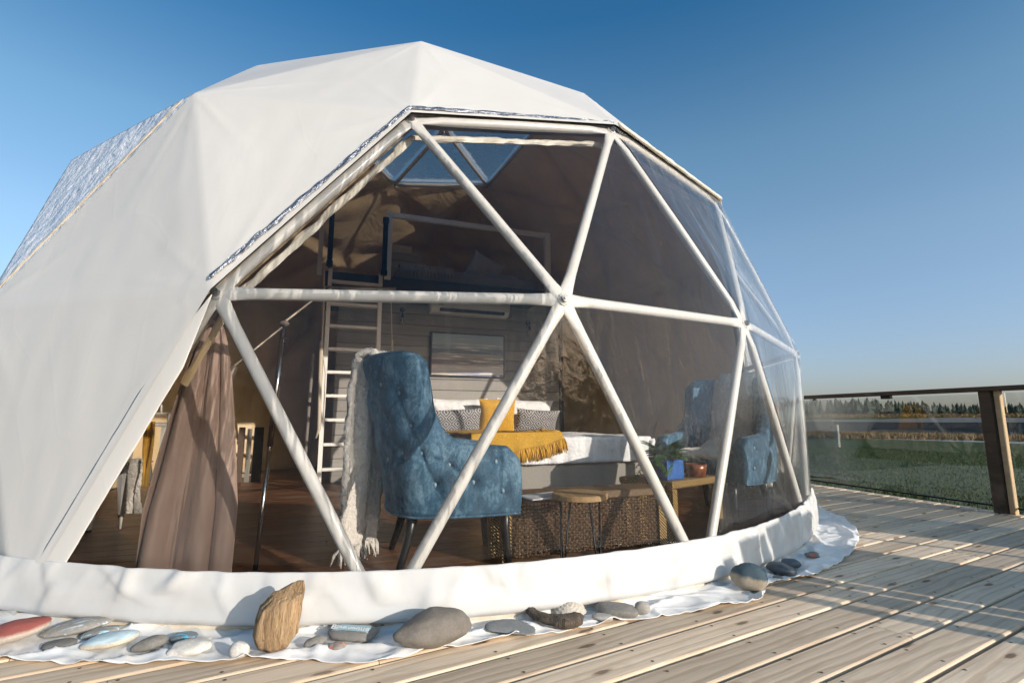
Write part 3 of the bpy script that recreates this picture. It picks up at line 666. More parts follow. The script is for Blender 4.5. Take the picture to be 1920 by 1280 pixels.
# ------------------------------------------------------------------ painting
xa, za, _ = wallhit(808, 702, .03); xb, zb, _ = wallhit(943, 632, .03)
za2 = wallhit(808, 624, .03)[1]
pw, ph = abs(xb-xa), za2-za
pt_ = thing('painting', 'framed painting of a pale sunlit seascape on the grey board wall above the bed', 'painting', onwall((xa+xb)/2, (za+za2)/2, .022), WANG)
MB().box((-pw/2, .0, -ph/2), (pw/2, .030, ph/2), ch=.003).put('canvas', paint_m, pt_)
fm_ = MB(); t = .018
for lo, hi in (((-pw/2-t, -.002, -ph/2-t), (pw/2+t, .038, -ph/2-.001)), ((-pw/2-t, -.002, ph/2+.001), (pw/2+t, .038, ph/2+t)), ((-pw/2-t, -.002, -ph/2), (-pw/2-.001, .038, ph/2)), ((pw/2+.001, -.002, -ph/2), (pw/2+t, .038, ph/2))): fm_.box(lo, hi)
fm_.put('frame', black_m, pt_)
# ------------------------------------------------------------------ wall air conditioner
xa, za, _ = wallhit(806, 570, .1); xb, _, _ = wallhit(952, 590, .1); zb = wallhit(880, 592, .1)[1]
ac = thing('air_conditioner', 'white wall air conditioner above the painting, half behind the white frame tube', 'air conditioner', onwall((xa+xb)/2, zb, .0), WANG)
aw = abs(xb-xa)/2; prof = [(0.02, 0), (.13, .01), (.19, .06), (.205, .14), (.20, .25), (.17, .285), (.02, .29)]
vs = []; 
for x in (-aw, -aw+.02, aw-.02, aw):
    k = .96 if abs(x) == aw else 1
    for y, z in prof: vs.append((x, .02+(y-.02)*k, .145+(z-.145)*k))
n = len(prof); fs = [tuple(range(n)), tuple(3*n+i for i in range(n-1, -1, -1))]
for j in range(3):
    for i in range(n): fs.append((j*n+i, (j+1)*n+i, (j+1)*n+(i+1) % n, j*n+(i+1) % n))
link('body', vs, fs, plastic_m, ac)
MB().box((-aw+.08, -.006, -.003), (aw-.12, .006, .042), MAT((0, .172, .028), 0, R_(-42))).put('air_slot', black_m, ac)
MB().box((-aw+.08, -.004, -.014), (aw-.12, .004, .016), MAT((0, .160, .010), 0, R_(-60)), ch=.002).put('louvre', plastic_m, ac)
MB().box((aw-.16, 0, 0), (aw-.10, .003, .012), MAT((0, .205, .10))).put('badge', simple('grey_badge', (.3, .3, .3)), ac)
# ------------------------------------------------------------------ bedside bulbs
def bulb(px, py, lab):
    x, z, p = wallhit(px, py, .09)
    b = thing('wall_bulb', lab, 'light bulb', onwall(x, z, 0), WANG, 'bare bulbs on the wall beside the bed')
    MB().lathe([(.034, 0), (.034, .012), (.012, .02)], n=14).put('rose', black_m, b).matrix_local = MAT((0, 0.018, .17), 0, R_(-90))
    MB().tube([(0, .02, .17), (0, .06, .18), (0, .09, .165), (0, .09, .12)], .005, 6).put('arm', black_m, b)
    MB().lathe([(.010, .12), (.018, .11), (.019, .065), (.015, .06)], (0, .09, 0), 12).put('socket', black_m, b, True)
    MB().lathe([(.012, .058), (.016, .045), (.030, .015), (.034, -.005), (.030, -.028), (.016, -.043), (.002, -.047)], (0, .09, 0), 16).put('bulb', bulb_m, b, True)
    MB().tube([(0, .09, .05), (.008, .09, .02), (-.006, .09, .0), (.006, .09, -.015)], .003, 5).put('filament', simple('filament', (.7, .6, .45)), b)
bulb(755, 603, 'bare bulb on black arm on the board wall nearest the ladder')
bulb(993, 626, 'bare bulb on black arm on the wall right of the painting')

# ------------------------------------------------------------------ loft
L0 = at(600, 505, 5.55); LFz = 2.44
L0 = V(-2.12, 5.6, 0); L1 = V(.46, 6.55, 0)
LU = (L1-L0).normalized(); LANG = math.atan2(LU.y, LU.x); LLn = (L1-L0).length
loft = thing('sleeping_loft', 'raised sleeping loft with white guard rail above the bed', 'loft', (L0.x, L0.y, 0), LANG)
# local +y points away from the viewer?
ly = Matrix.Rotation(LANG, 3, 'Z') @ Vector((0, 1, 0)); sg = -1 if ly.dot(CAM-L0) > 0 else 1
def lbox(x0, x1, y0, y1, z0, z1, ch=.004): 
    a, b = sorted((sg*y0, sg*y1)); return MB().box((x0, a, z0), (x1, b, z1), ch=ch)
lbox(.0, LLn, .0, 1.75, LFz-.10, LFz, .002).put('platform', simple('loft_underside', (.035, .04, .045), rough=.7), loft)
lbox(-.02, LLn+.02, -.022, -.001, LFz-.17, LFz+.005).put('edge_board', simple('dark_edge', (.06, .06, .06)), loft)
lbox(.64, .715, -.06, .0, LFz-.04, LFz+.80).put('post', white_m, loft)
lbox(LLn-.04, LLn+.035, -.06, .0, LFz-.06, LFz+.80).put('post', white_m, loft)
lbox(.718, LLn-.043, -.055, -.005, LFz+.735, LFz+.795).put('top_rail', white_m, loft)
lbox(-.10, -.05, .0, .03, LFz-.04, LFz+.55).put('post', white_m, loft)
for xx, zz in ((.03, .07), (.63, .02)):
    mb = MB().tube([(xx, -sg*.11, LFz+zz), (xx, -sg*.11, LFz+zz+.64)], .030, 10)
    for q in (0, .64): mb.tube([(xx, -sg*.0, LFz+zz+q), (xx, -sg*.11, LFz+zz+q)], .024, 8).tube([(xx, -sg*.11, LFz+zz+q-.03), (xx, -sg*.11, LFz+zz+q+.03)], .037, 10)
    mb.put('grab_bar', black_m, loft, False)
# loft back wall of boards
for k in range(7):
    lbox(.74, 1.75-.10*k, 1.25, 1.27, LFz+.02+k*.118, LFz+.02+(k+1)*.118-.004, .003).put('back_board', shipgold_m, loft)
lm = lbox(.80, LLn-.12, .12, 1.15, LFz+.005, LFz+.19, .03).put('loft_mattress', simple('grey_cotton', (.30, .27, .245), (.26, .235, .215), 6, .85, .4, 30, .01), None)
lm.location = (L0.x, L0.y, 0); lm.rotation_euler = (0, 0, LANG); tag(lm, 'grey-covered mattress lying in the sleeping loft behind the guard rail', 'mattress')

def pillow(name, w, h, t, mat, M, label, cat='pillow', group=None, frill=0.0, seed=0, puff=.45):
    n = 22; vs = []; fs = []
    for side in (1, -1):
        base = len(vs)
        for j in range(n+1):
            for i in range(n+1):
                u, v = i/n*2-1, j/n*2-1
                k = (1-abs(u)**2.6)*(1-abs(v)**2.6); th = t/2*max(0, k)**puff
                cx = 1-.10*(1-abs(v)**2)*abs(u)**3; cz = 1-.10*(1-abs(u)**2)*abs(v)**3
                q = .012*noise.noise(Vector((u*2.2+seed, v*2.2, side)))*k+.006*noise.noise(Vector((u*6+seed, v*6, side)))
                y = side*(th+q*(1 if k > .05 else 0))+(.015*noise.noise(Vector((u*4, v*4, seed+2)))*frill if k < .3 else 0)
                vs.append((u*cx*w/2, y, v*cz*h/2))
        for j in range(n):
            for i in range(n):
                a = base+j*(n+1)+i; f = (a, a+1, a+n+2, a+n+1); fs.append(f if side < 0 else f[::-1])
    o = link(name, vs, fs, mat, None, True); o.matrix_world = M; tag(o, label, cat, group); return o
def onloft(x, y, z): return Vector((L0.x, L0.y, 0))+Matrix.Rotation(LANG, 3, 'Z') @ Vector((x, sg*y, z))
pillow('loft_pillow', .48, .40, .13, simple('grey_pillowcase', (.42, .38, .35), (.38, .34, .31), 5), MAT(onloft(2.02, .45, LFz+.34), LANG, R_(12)*sg, R_(24)), 'pale pillow propped on its corner on the loft mattress', 'pillow')
pillow('loft_pillow', .58, .34, .13, MATS['grey_pillowcase'], MAT(onloft(2.22, .55, LFz+.245), LANG, R_(84), 0), 'flat pale pillow at the far end of the loft mattress', 'pillow', seed=3)
tf = MB()
for k in range(46):
    x = .84+k*.0145; z0 = LFz+.215; ln = .13+.04*math.sin(k*2.1)
    tf.tube([(x, sg*.10, z0), (x+.003*math.sin(k), sg*.085, z0-ln*.5), (x+.01*math.sin(k*1.7), sg*.092, z0-ln)], [.006, .008, .003], 5)
lt = thing('loft_throw', 'fringed tan throw lying on the loft mattress at the ladder end', 'throw', (L0.x, L0.y, 0), LANG)
tf.put('fringe', simple('pale_fringe', (.42, .37, .32)), lt)
lbox(.83, 1.51, .095, .9, LFz+.192, LFz+.222, .012).put('cloth', simple('tan_throw', (.34, .22, .11), (.28, .18, .09), 30), lt)

# ------------------------------------------------------------------ ladder
lad = thing('ladder', 'white wooden loft ladder of flat rungs standing left of the blue chair', 'ladder', (L0.x, L0.y, 0), LANG)
def rail_(x0):
    y1, y0 = -.03, -.16
    return MB().add([(x0-.022, sg*(y0-.045), FZ), (x0+.022, sg*(y0-.045), FZ), (x0+.022, sg*(y0+.045), FZ), (x0-.022, sg*(y0+.045), FZ),
                     (x0-.022, sg*(y1-.045), LFz+.02), (x0+.022, sg*(y1-.045), LFz+.02), (x0+.022, sg*(y1+.045), LFz+.02), (x0-.022, sg*(y1+.045), LFz+.02)],
                    [(0, 1, 2, 3), (4, 5, 6, 7), (0, 1, 5, 4), (1, 2, 6, 5), (2, 3, 7, 6), (3, 0, 4, 7)])
rail_(.045).put('rail', white_m, lad); rail_(.60).put('rail', white_m, lad)
for k in range(9):
    z = FZ+.235+k*.258; y = lerp(-.16, -.03, (z-FZ)/LFz)
    a, b = sorted((sg*(y-.05), sg*(y+.035)))
    MB().box((.068, a, z-.016), (.577, b, z+.016), ch=.003).put('rung', white_m, lad)
# shelf strip under the platform near the ladder and cords
p = at(606, 536, 5.35)
st = MB().tube([at(612, 538, 5.3), at(742, 541, 5.45)], .016, 8).put('curtain_rod', chrome_m); tag(st, 'short bright metal rod fixed below the loft edge beside the ladder', 'rod')
lp = thing('slim_pole', 'slim pale upright pole standing on the floor left of the ladder', 'pole', gnd(569, 903, FZ))
pt2 = at(587, 663, 6.0)-gnd(569, 903, FZ); MB().tube([(0, 0, 0), pt2*.5, pt2], .018, 8).put('shaft', simple('pale_pole', (.26, .22, .19)), lp); MB().tube([pt2*.60, pt2*.63], .024, 8).put('collar', black_m, lp)
cord = MB().tube([at(608, 505, 5.3), at(606, 600, 5.3), at(603, 650, 5.3)], .010, 7).tube([at(603, 640, 5.3), at(600, 720, 5.3), at(598, 805, 5.3), at(592, 821, 5.3)], [.022, .020, .018, .010], 8)
cord.tube([at(604, 655, 5.3), at(610, 700, 5.3), at(606, 790, 5.3)], .005, 5); tag(cord.put('tied_cord', rope_m, None, True), 'gathered pale cord hanging down beside the left ladder rail', 'cord')
c2 = MB().tube([at(733, 560, 5.9), at(735, 640, 5.9)], .006, 6).tube([at(735, 638, 5.9), at(736, 672, 5.9)], .013, 8); tag(c2.put('pull_cord', rope_m), 'thin pull cord hanging from the loft right of the ladder', 'cord')

# ------------------------------------------------------------------ bed
BR = V(1.42, 5.42, 0)                       # right-hand foot corner
BL = BR-WU*1.92; BANG = WANG
bed = thing('bed', 'big bed with grey upholstered base and white duvet against the board wall', 'bed', BL, BANG)
Lb = (W0-BR).dot(-wn_)-.03                   # length towards the wall (local -y)
MB().box((-1.92, -Lb, .10), (0, 0, .34), ch=.02).put('base', base_m, bed)
for x, y in ((-1.85, -.08), (-.08, -.08), (-1.85, -Lb+.1), (-.08, -Lb+.1)): MB().lathe([(.03, FZ), (.035, .10)], (x, y, 0), 10).put('leg', darkleg_m, bed)
MB().box((-1.90, -Lb+.01, .34), (-.02, -.015, .57), ch=.05).put('mattress', duvet_m, bed)
def duv(u, v):
    # u across (0 left .. 1 right) with overhang, v from head to foot
    X = lerp(-1.92-.30, .0+.26, u); Y = lerp(-Lb+.55, .27, v); z = .60
    ox = max(0, X-(-.03)); oxl = max(0, -1.90-X); oy = max(0, Y+.02)
    def drop(o): return (min(o, .05), max(0, o-.04))
    hx, dx = drop(ox); hl, dl = drop(oxl); hy, dy = drop(oy)
    x = (-.03+hx if ox > 0 else (-1.90-hl if oxl > 0 else X)); y = (-.02+hy if oy > 0 else Y)
    dz = max(dx, dl, dy)
    z -= dz; z += .020*noise.noise(Vector((X*2.2, Y*2.2, 4)))+.020*abs(noise.noise(Vector((X*5, Y*3.5, 1)))) if dz < .02 else .004
    w = (.034*noise.noise(Vector((X*7, Y*1, 2)))+.022*noise.noise(Vector((X*15, Y, 7)))) if dy > .01 else 0
    w2 = (.020*noise.noise(Vector((X*1, Y*6, 2)))) if max(dx, dl) > .01 else 0
    if dz > .22 and dy < .3: pass
    return (x+(w2 if dx > 0 else -w2), y+.012+w, max(z, .335+.02*noise.noise(Vector((X*3, Y*3, 8)))))
thick(MB().grid(duv, 90, 80).put('duvet', duvet_m, bed, True), .03, -1)
def onbed(x, y, z): return BL+Matrix.Rotation(BANG, 3, 'Z') @ Vector((-1.92-x, y, z))
mirx = lambda p: Vector((-1.92-p[0], p[1], p[2]))
yb = -Lb
cot = MATS['white_cotton']
pillow('white_pillow', .82, .50, .20, cot, MAT(onbed(-1.60, yb+.14, .80), BANG, R_(-14)), 'white pillow propped on the wall behind the left patterned cushion', 'pillow', frill=1)
pillow('white_pillow', .82, .50, .20, cot, MAT(onbed(-.66, yb+.14, .80), BANG, R_(-14), R_(-2)), 'white pillow propped on the wall behind the right patterned cushion', 'pillow', frill=1, seed=5)
pillow('patterned_cushion', .68, .34, .14, damask_m, MAT(onbed(-1.66, yb+.40, .745), BANG, R_(-22), R_(3)), 'dark damask patterned cushion left of the mustard cushion', 'cushion', 'patterned cushions on the bed', seed=9)
pillow('patterned_cushion', .62, .34, .14, damask_m, MAT(onbed(-.58, yb+.40, .745), BANG, R_(-22), R_(-3)), 'dark damask patterned cushion at the right end of the bed', 'cushion', 'patterned cushions on the bed', seed=12)
pillow('mustard_cushion', .50, .50, .18, mustard_m, MAT(onbed(-1.13, yb+.42, .81), BANG, R_(-18), R_(4)), 'square mustard yellow cushion in the middle of the bed', 'cushion', frill=1, seed=2)
# mustard throw across the bed foot with a fringed edge hanging over
th = thing('mustard_throw', 'mustard yellow knitted throw with long fringe spread over the white duvet', 'throw', BL, BANG)
def thr(u, v):
    X = lerp(-1.95, -.80-.25*v, u); Y = lerp(-1.15, -.28, v)+.16*u+.03*noise.noise(Vector((u*3, v*3, 1))); z = .645
    y = Y
    z += .020*noise.noise(Vector((X*2.2, Y*2.2, 4)))+.012*abs(noise.noise(Vector((X*5, Y*3.5, 1))))+.012*noise.noise(Vector((X*4, Y*6, 11)))
    return (X, y, z)
def thr2(u, v):   # the corner hanging over the foot
    X = lerp(-1.93, -1.02, u); 
    top = Vector(thr(min(1, max(0, (X+1.95)/1.2)), 1)); L = .33+.02*math.sin(u*9)-.28*u
    if v < .4: p = top.lerp(Vector((X, .035, .655)), v/.4); p.z += .01*noise.noise(Vector((X*5, v*5, 3)))
    else: q = (v-.4)/.6; p = Vector((X+.02*math.sin(u*20)*q, .055+.008*math.sin(u*26)*q+.02*q, .655-q*L))
    return p
thick(MB().grid(lambda u, v: mirx(thr(u, v)), 60, 44).put('cloth', knit_m, th, True), .012, 1)
thick(MB().grid(lambda u, v: mirx(thr2(u, v)), 50, 30).put('hanging_corner', knit_m, th, True), .012, 1)
fr_ = MB()
def tassel(mb, p, d, ln, r, seed):
    rn = random.Random(seed); 
    for k in range(3):
        a = Vector((rn.gauss(0, .012), rn.gauss(0, .012), rn.gauss(0, .004))); mb.tube([p, p+d*(ln*.4)+a, p+d*ln+a*1.6+Vector((0, 0, -.012))], [r, r*1.25, r*.5], 5)
for k in range(84):
    u = k/83; tassel(fr_, Vector(thr2(u, 1)), Vector((.12, .05, -1)), .11, .0065, k)
for k in range(46):
    v = k/45; tassel(fr_, Vector(thr(1, v))+Vector((0, 0, .006)), Vector((1, .25, -.10)), .10, .006, 100+k)
for k in range(30):
    u = .45+.55*k/29; tassel(fr_, Vector(thr(u, 1))+Vector((0, 0, .006)), Vector((.15, 1, -.08)), .09, .006, 200+k)
fr_.v = [mirx(v) for v in fr_.v]; fr_.put('fringe', mustard_m, th, True)

# ------------------------------------------------------------------ tufted wing chairs
CS = (.745, .92, .965)
def wing_chair(label, loc, rz):
    """local +x is the way the chair faces, width along y"""
    c = thing('wing_chair', label, 'armchair', loc, rz, 'blue velvet wing chairs'); c.scale = CS
    # plan path: front of one arm, round the back, front of the other arm
    def path(s):
        s = s*2-1; q = abs(s); sgn = 1 if s > 0 else -1
        if q > .42:
            t = (q-.42)/.58; return Vector((-.22+.64*t, sgn*(.345+.03*math.sin(t*math.pi)), 0))
        t = q/.42; a = t*math.pi/2; return Vector((-.22-.17*math.cos(a), sgn*.345*math.sin(a), 0))
    def height(s):
        q = abs(s*2-1)
        return table([0, .30, .37, .41, .44, .47, .53, .62, .80, .93, 1.0], [1.16, 1.16, 1.14, 1.09, .97, .84, .73, .675, .66, .65, .59], q)
    nS = 220; prof = []
    buttons = []
    for s, zz in ((.50, .99), (.42, .98), (.58, .98), (.5, .74), (.40, .76), (.60, .76), (.45, .86), (.55, .86), (.36, .93), (.64, .93), (.33, .76), (.67, .76), (.30, .62), (.70, .62), (.36, .62), (.64, .62), (.22, .56), (.78, .56), (.26, .46), (.74, .46), (.15, .47), (.85, .47), (.08, .57), (.92, .57), (.42, .58), (.58, .58), (.5, .56), (.06, .42), (.94, .42)):
        buttons.append((s, zz))
    SEG = []
    for i_, (s1_, z1_) in enumerate(buttons):
        for s2_, z2_ in buttons[i_+1:]:
            if abs(s1_-s2_)*2.3 > .05 and abs(z1_-z2_) > .05 and math.hypot((s1_-s2_)*2.3, z1_-z2_) < .21: SEG.append(((s1_*2.3, z1_), (s2_*2.3, z2_)))
    def surf(s, side, v):
        # side 1 outer, 0 inner; v 0 bottom .. 1 top
        p = path(s); d = (path(min(1, s+.004))-path(max(0, s-.004))).normalized(); nr = Vector((d.y, -d.x, 0))
        if nr.dot(p-Vector((.05, 0, 0))) < 0: nr = -nr
        h = height(s); z = .305+(h-.305)*v; q = abs(s*2-1)
        lean = -.22*max(0, (z-.36)/.8)**1.2*max(0, 1-q/.52)       # the back leans away
        wingf = .05*max(0, (z-.72)/.4)*math.exp(-((q-.42)/.08)**2)
        bow = .035*math.sin(v*math.pi*.9)+.02*(1-v)
        th_ = .048
        o = p+Vector((lean+wingf, 0, 0))
        edge = math.sqrt(max(0, 1-max(0, (v-.93)/.07)**2)); 
        r = (bow+th_*edge) if side else (-th_*edge*.9+bow*.3)
        if side:
            for bs, bz in buttons:
                dd = ((s-bs)*2.3)**2+(z-bz)**2
                if dd < .02: r -= .024*math.exp(-dd/.0022)
            for (ax, az), (bx_, bz_) in SEG:
                ex, ez = bx_-ax, bz_-az; tt = max(0, min(1, ((s*2.3-ax)*ex+(z-az)*ez)/(ex*ex+ez*ez))); dd = (s*2.3-ax-ex*tt)**2+(z-az-ez*tt)**2
                if dd < .0012: r -= .007*math.exp(-dd/.00016)
            r += .006*noise.noise(Vector((s*16, z*7, 2)))
        return Vector((o.x, o.y, z))+nr*r
    vs = []; fs = []; nv_ = 56; row = 2*(nv_+1)
    for i in range(nS+1):
        s = i/nS
        for j in range(nv_+1): vs.append(surf(s, 1, (j/nv_)**.85 if j < nv_ else 1))
        for j in range(nv_+1): vs.append(surf(s, 0, 1-(j/nv_)))
    for i in range(nS):
        for j in range(row): a = i*row+j; b = i*row+(j+1) % row; fs.append((a, b, b+row, a+row))
    fs += [tuple(range(row-1, -1, -1)), tuple(nS*row+k for k in range(row))]
    link('shell', vs, fs, velvet_m, c, True)
    sc_ = MB()
    def cush(u, v):
        a = u*2*math.pi; e = 5; ca, sa = math.cos(a), math.sin(a); k = (abs(ca)**e+abs(sa)**e)**(-1/e)
        prof = [(0, .30), (.97, .30), (1, .33), (1.0, .46), (.95, .50), (.6, .515), (0, .52)]
        i = v*(len(prof)-1); j = min(int(i), len(prof)-2); f = i-j; r = lerp(prof[j][0], prof[j+1][0], f); z = lerp(prof[j][1], prof[j+1][1], f)
        return (.06+.36*k*ca*r, .285*k*sa*r, z)
    sc_.grid(cush, 48, 18).put('seat', velvet_m, c, True)
    bt = MB()
    for s, zz in buttons:
        h = height(s); v = (zz-.305)/(h-.305)
        if v > .93: continue
        p = surf(s, 1, v); p2 = path(s); d = (path(min(1, s+.01))-path(max(0, s-.01))).normalized(); nr = Vector((d.y, -d.x, 0)); nr = nr if nr.dot(p2-Vector((.05, 0, 0))) > 0 else -nr
        b = MB().lathe([(.001, .010), (.010, .008), (.014, .002), (.013, -.006)], n=10)
        M = Matrix.Translation(p+nr*.004) @ nr.to_track_quat('Z', 'Y').to_matrix().to_4x4()
        b.v = [M @ v_ for v_ in b.v]; b.put('button', simple('blue_button', (.22, .32, .38), rough=.3, bump=0) if 'blue_button' not in MATS else MATS['blue_button'], c, True)
    for i, (x, y, dx, dy) in enumerate(((-.28, -.27, -.10, -.03), (-.28, .27, -.10, .03), (.36, -.27, .03, -.02), (.36, .27, .03, .02))):
        mb = MB().tube([(x, y, .33), (x+dx*.25, y+dy*.3, .20), (x+dx*.6, y+dy*.6, .10), (x+dx, y+dy, 0)], [.040, .034, .028, .023], 8); mb.put('leg', darkleg_m, c, True)
    mb = MB().tube([surf(k/60, 1, 0)+Vector((0, 0, -.004)) for k in range(61)], .007, 6); mb.put('piping', velvet_m, c, True)
    return c
ch1 = V(-.37, 2.98, FZ); f1 = (FH*.28+RT*.96).normalized(); A1 = math.atan2(f1.y, f1.x)
wing_chair('blue velvet tufted wing chair in the middle, seen from its side', ch1, A1)
ch2 = V(1.70, 4.28, FZ); f2 = (FH*-.64-RT*.77).normalized(); A2 = math.atan2(f2.y, f2.x)
wing_chair('blue velvet tufted wing chair at the right, turned to face the window', ch2, A2)
# throws
def drape(name, label, pts, wdir, w, mat, th_=.02, n=60, fl=.006, seed=0, fringe=True):
    t = thing(name, label, 'throw', (0, 0, 0)); P = [Vector(p) for p in pts]
    L = [0]
    for i in range(1, len(P)): L.append(L[-1]+(P[i]-P[i-1]).length)
    def pos(v):
        d = v*L[-1]
        for i in range(1, len(P)):
            if d <= L[i]+1e-9: return P[i-1].lerp(P[i], (d-L[i-1])/(L[i]-L[i-1]))
        return P[-1]
    wd = Vector(wdir).normalized(); out = wd.cross(Vector((0, 0, 1)))
    def fn(u, v):
        p = pos(v); q = (u-.5)*w*(1-.10*math.sin(v*6+seed)); return p+wd*q+out*(.014*math.sin(u*11+seed+v*2)*min(1, v*3))+Vector((1, 1, 1))*fl*noise.noise(Vector((u*18, v*60, seed)))
    thick(MB().grid(fn, 26, n).put('cloth', mat, t, True), th_, 0)
    if fringe:
        mb = MB()
        for k in range(18): tassel(mb, Vector(fn(k/17, 1)), Vector((0, 0, -1)), .075, .007, seed*50+k)
        mb.put('fringe', mat, t, True)
    return t
B1 = lambda x, y, z: ch1+Matrix.Rotation(A1, 3, 'Z') @ Vector((x*CS[0], y*CS[1], z*CS[2]-FZ))
yn = 1 if (Matrix.Rotation(A1, 3, 'Z') @ Vector((0, 1, 0))).dot(CAM-ch1) > 0 else -1
drape('white_throw', 'long white fluffy throw hanging down the back of the middle blue chair', [B1(-.42, .05, .95), B1(-.46, .05, 1.17), B1(-.52, .05, 1.205), B1(-.61, .05, 1.17), B1(-.63, .05, .95), B1(-.62, .05, .55), B1(-.64, .05, .12)], RT*.36+FH*.93, .30, boucle_m, .03, 90, .012, 1)
B2 = lambda x, y, z: ch2+Matrix.Rotation(A2, 3, 'Z') @ Vector((x*CS[0], y*CS[1], z*CS[2]-FZ))
drape('white_throw', 'white fluffy throw laid over the seat and back of the right blue chair', [B2(.42, 0, .50), B2(.30, 0, .545), B2(-.10, 0, .55), B2(-.30, 0, .62), B2(-.44, 0, 1.14), B2(-.56, 0, 1.22), B2(-.67, 0, 1.16), B2(-.72, 0, .8), B2(-.70, 0, .20)], Matrix.Rotation(A2, 3, 'Z') @ Vector((0, 1, 0)), .36, boucle_m, .03, 100, .012, 4)

# ------------------------------------------------------------------ wicker tables
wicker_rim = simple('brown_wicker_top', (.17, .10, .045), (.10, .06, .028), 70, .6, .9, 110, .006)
def wicker_table(label, A, B, depth, h, panel=True):
    """A,B: near top corners on the floor plan"""
    u = (B-A); L = u.length; ang = math.atan2(u.y, u.x); t = thing('wicker_table', label, 'table', A, ang)
    s_ = 1 if (Matrix.Rotation(ang, 3, 'Z') @ Vector((0, 1, 0))).dot(CAM-A) < 0 else -1
    def bx(x0, x1, y0, y1, z0, z1, ch=.008): a, b = sorted((s_*y0, s_*y1)); return MB().box((x0, a, z0), (x1, b, z1), ch=ch)
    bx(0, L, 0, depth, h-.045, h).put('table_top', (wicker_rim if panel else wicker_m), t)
    for x in (0, L-.05):
        for y in (0, depth-.05): bx(x, x+.05, y, y+.05, 0, h-.046).put('leg', wicker_m, t)
    if panel:
        mb = MB(); n = int((L-.1)/.022)
        for k in range(n): 
            x = .052+k*(L-.104)/n; mb.tube([(x+.008, s_*(.020+.006*(k % 2)), .03), (x+.008, s_*(.026-.006*(k % 2)), h/2), (x+.008, s_*(.020+.006*(k % 2)), h-.046)], .0035, 5)
        m2 = int((h-.08)/.017)
        for j in range(m2):
            z = .035+j*(h-.08)/m2; pts = [(.05+(L-.1)*q/60, s_*(.022+.007*(1 if (q+j) % 2 else -1)), z+.004*math.sin(q*.9+j)) for q in range(61)]
            mb.tube(pts, .0062, 5)
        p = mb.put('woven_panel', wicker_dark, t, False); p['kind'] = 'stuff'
    return t
TA0 = V(-.05, 2.80, FZ); TB0 = V(.93, 3.18, FZ)
wicker_table('long low woven wicker table behind the round stool', TA0, TB0, .24, .355)
TC0 = V(1.00, 3.26, FZ); TD0 = V(1.45, 3.62, FZ)
wicker_table('golden wicker side table holding the fern and the copper bowl', TC0, TD0, .42, .375, False)
def onpl(px, py, z):
    d = ray(px, py); return CAM+d*((z-CAM.z)/d.z)
# magazine
q = onpl(1018, 931, FZ+.357); mg = thing('magazine', 'pale magazine lying on the long wicker table', 'magazine', q, A1+.2)
MB().box((-.11, -.08, .0), (.11, .08, .004)).put('back_pages', paper_m, mg); MB().box((-.11, -.08, .0045), (.11, .08, .0085), MAT((0, 0, 0), 0, 0, R_(-1.5))).put('front_pages', paper_m, mg)
# round stool with hairpin legs
SC = onpl(1087, 925, FZ+.385); SC.z = FZ
stl = thing('round_stool', 'round pine topped stool on thin black wire legs', 'stool', SC)
MB().lathe([(.135, .360), (.142, .364), (.142, .386), (.136, .390)], n=36).put('top', disk_m, stl, False)
for a in (30, 120, 210, 300):
    A = R_(a); p = lambda r, z, da=0: (r*math.cos(A+da), r*math.sin(A+da), z)
    MB().tube([p(.11, .358, -.35), p(.128, .02, -.06), p(.130, .004, 0), p(.128, .02, .06), p(.11, .358, .35)], .0042, 6).put('leg', black_m, stl, True)
# fern in a blue pot
q = V(1.02, 3.44, FZ+.376) ; q = onpl(1247, 897, FZ+.377)
pl_ = thing('potted_fern', 'bushy green fern in a square blue pot on the wicker side table', 'plant', q, .5)
MB().box((-.085, -.085, 0), (.085, .085, .125), ch=.008).put('pot', pot_m, pl_); MB().box((-.075, -.075, .1251), (.075, .075, .129)).put('soil', soil_m, pl_)
fr2 = random.Random(21)
for k in range(46):
    a = fr2.uniform(0, 2*math.pi); ln = fr2.uniform(.12, .25); el = fr2.uniform(.25, 1.25); mb = MB(); pts = []
    for i in range(9):
        t = i/8; r = ln*t*math.cos(el*(1-.3*t)); z = .12+ln*math.sin(el)*t-.16*t*t*ln/.2*(1.3-el*.8); pts.append(Vector((r*math.cos(a), r*math.sin(a), z)))
    mb.tube(pts, [.0022]*8+[.0006], 4)
    for i in range(1, 9):
        d = (pts[i]-pts[i-1]).normalized(); sd = d.cross(Vector((0, 0, 1))).normalized(); w = .036*math.sin(math.pi*(i/9)**.7)+.008
        for s2 in (1, -1):
            for jj in (0, .5):
                b = pts[i].lerp(pts[i-1], jj); tip = b+sd*s2*w+d*.014+Vector((0, 0, -.006)); mb.add([b-d*.004, b+d*.006, tip+d*.004, tip-d*.003+sd*s2*.004], [(0, 1, 2, 3)])
    mb.put('frond', leaf_m, pl_)
q = onpl(1305, 893, FZ+.377); bw = thing('copper_bowl', 'reddish copper bowl on the wicker side table right of the fern', 'bowl', q)
MB().lathe([(.050, 0), (.062, .004), (.070, .05), (.074, .085), (.069, .085), (.064, .05), (.05, .012), (.001, .010)], n=28).put('bowl_body', bowl_m, bw, True)
for s2 in (1, -1): MB().tube([(0, s2*.073, .080), (0, s2*.088, .085), (0, s2*.088, .055), (0, s2*.073, .05)], .004, 6).put('handle', black_m, bw, True)
q = onpl(1277, 892, FZ+.377); tag(MB().box((-.03, -.04, 0), (.03, .04, .022), ch=.006).put('soap_block', simple('pale_soap', (.62, .52, .45)), loc=q), 'small pale block between the fern and the copper bowl', 'block')

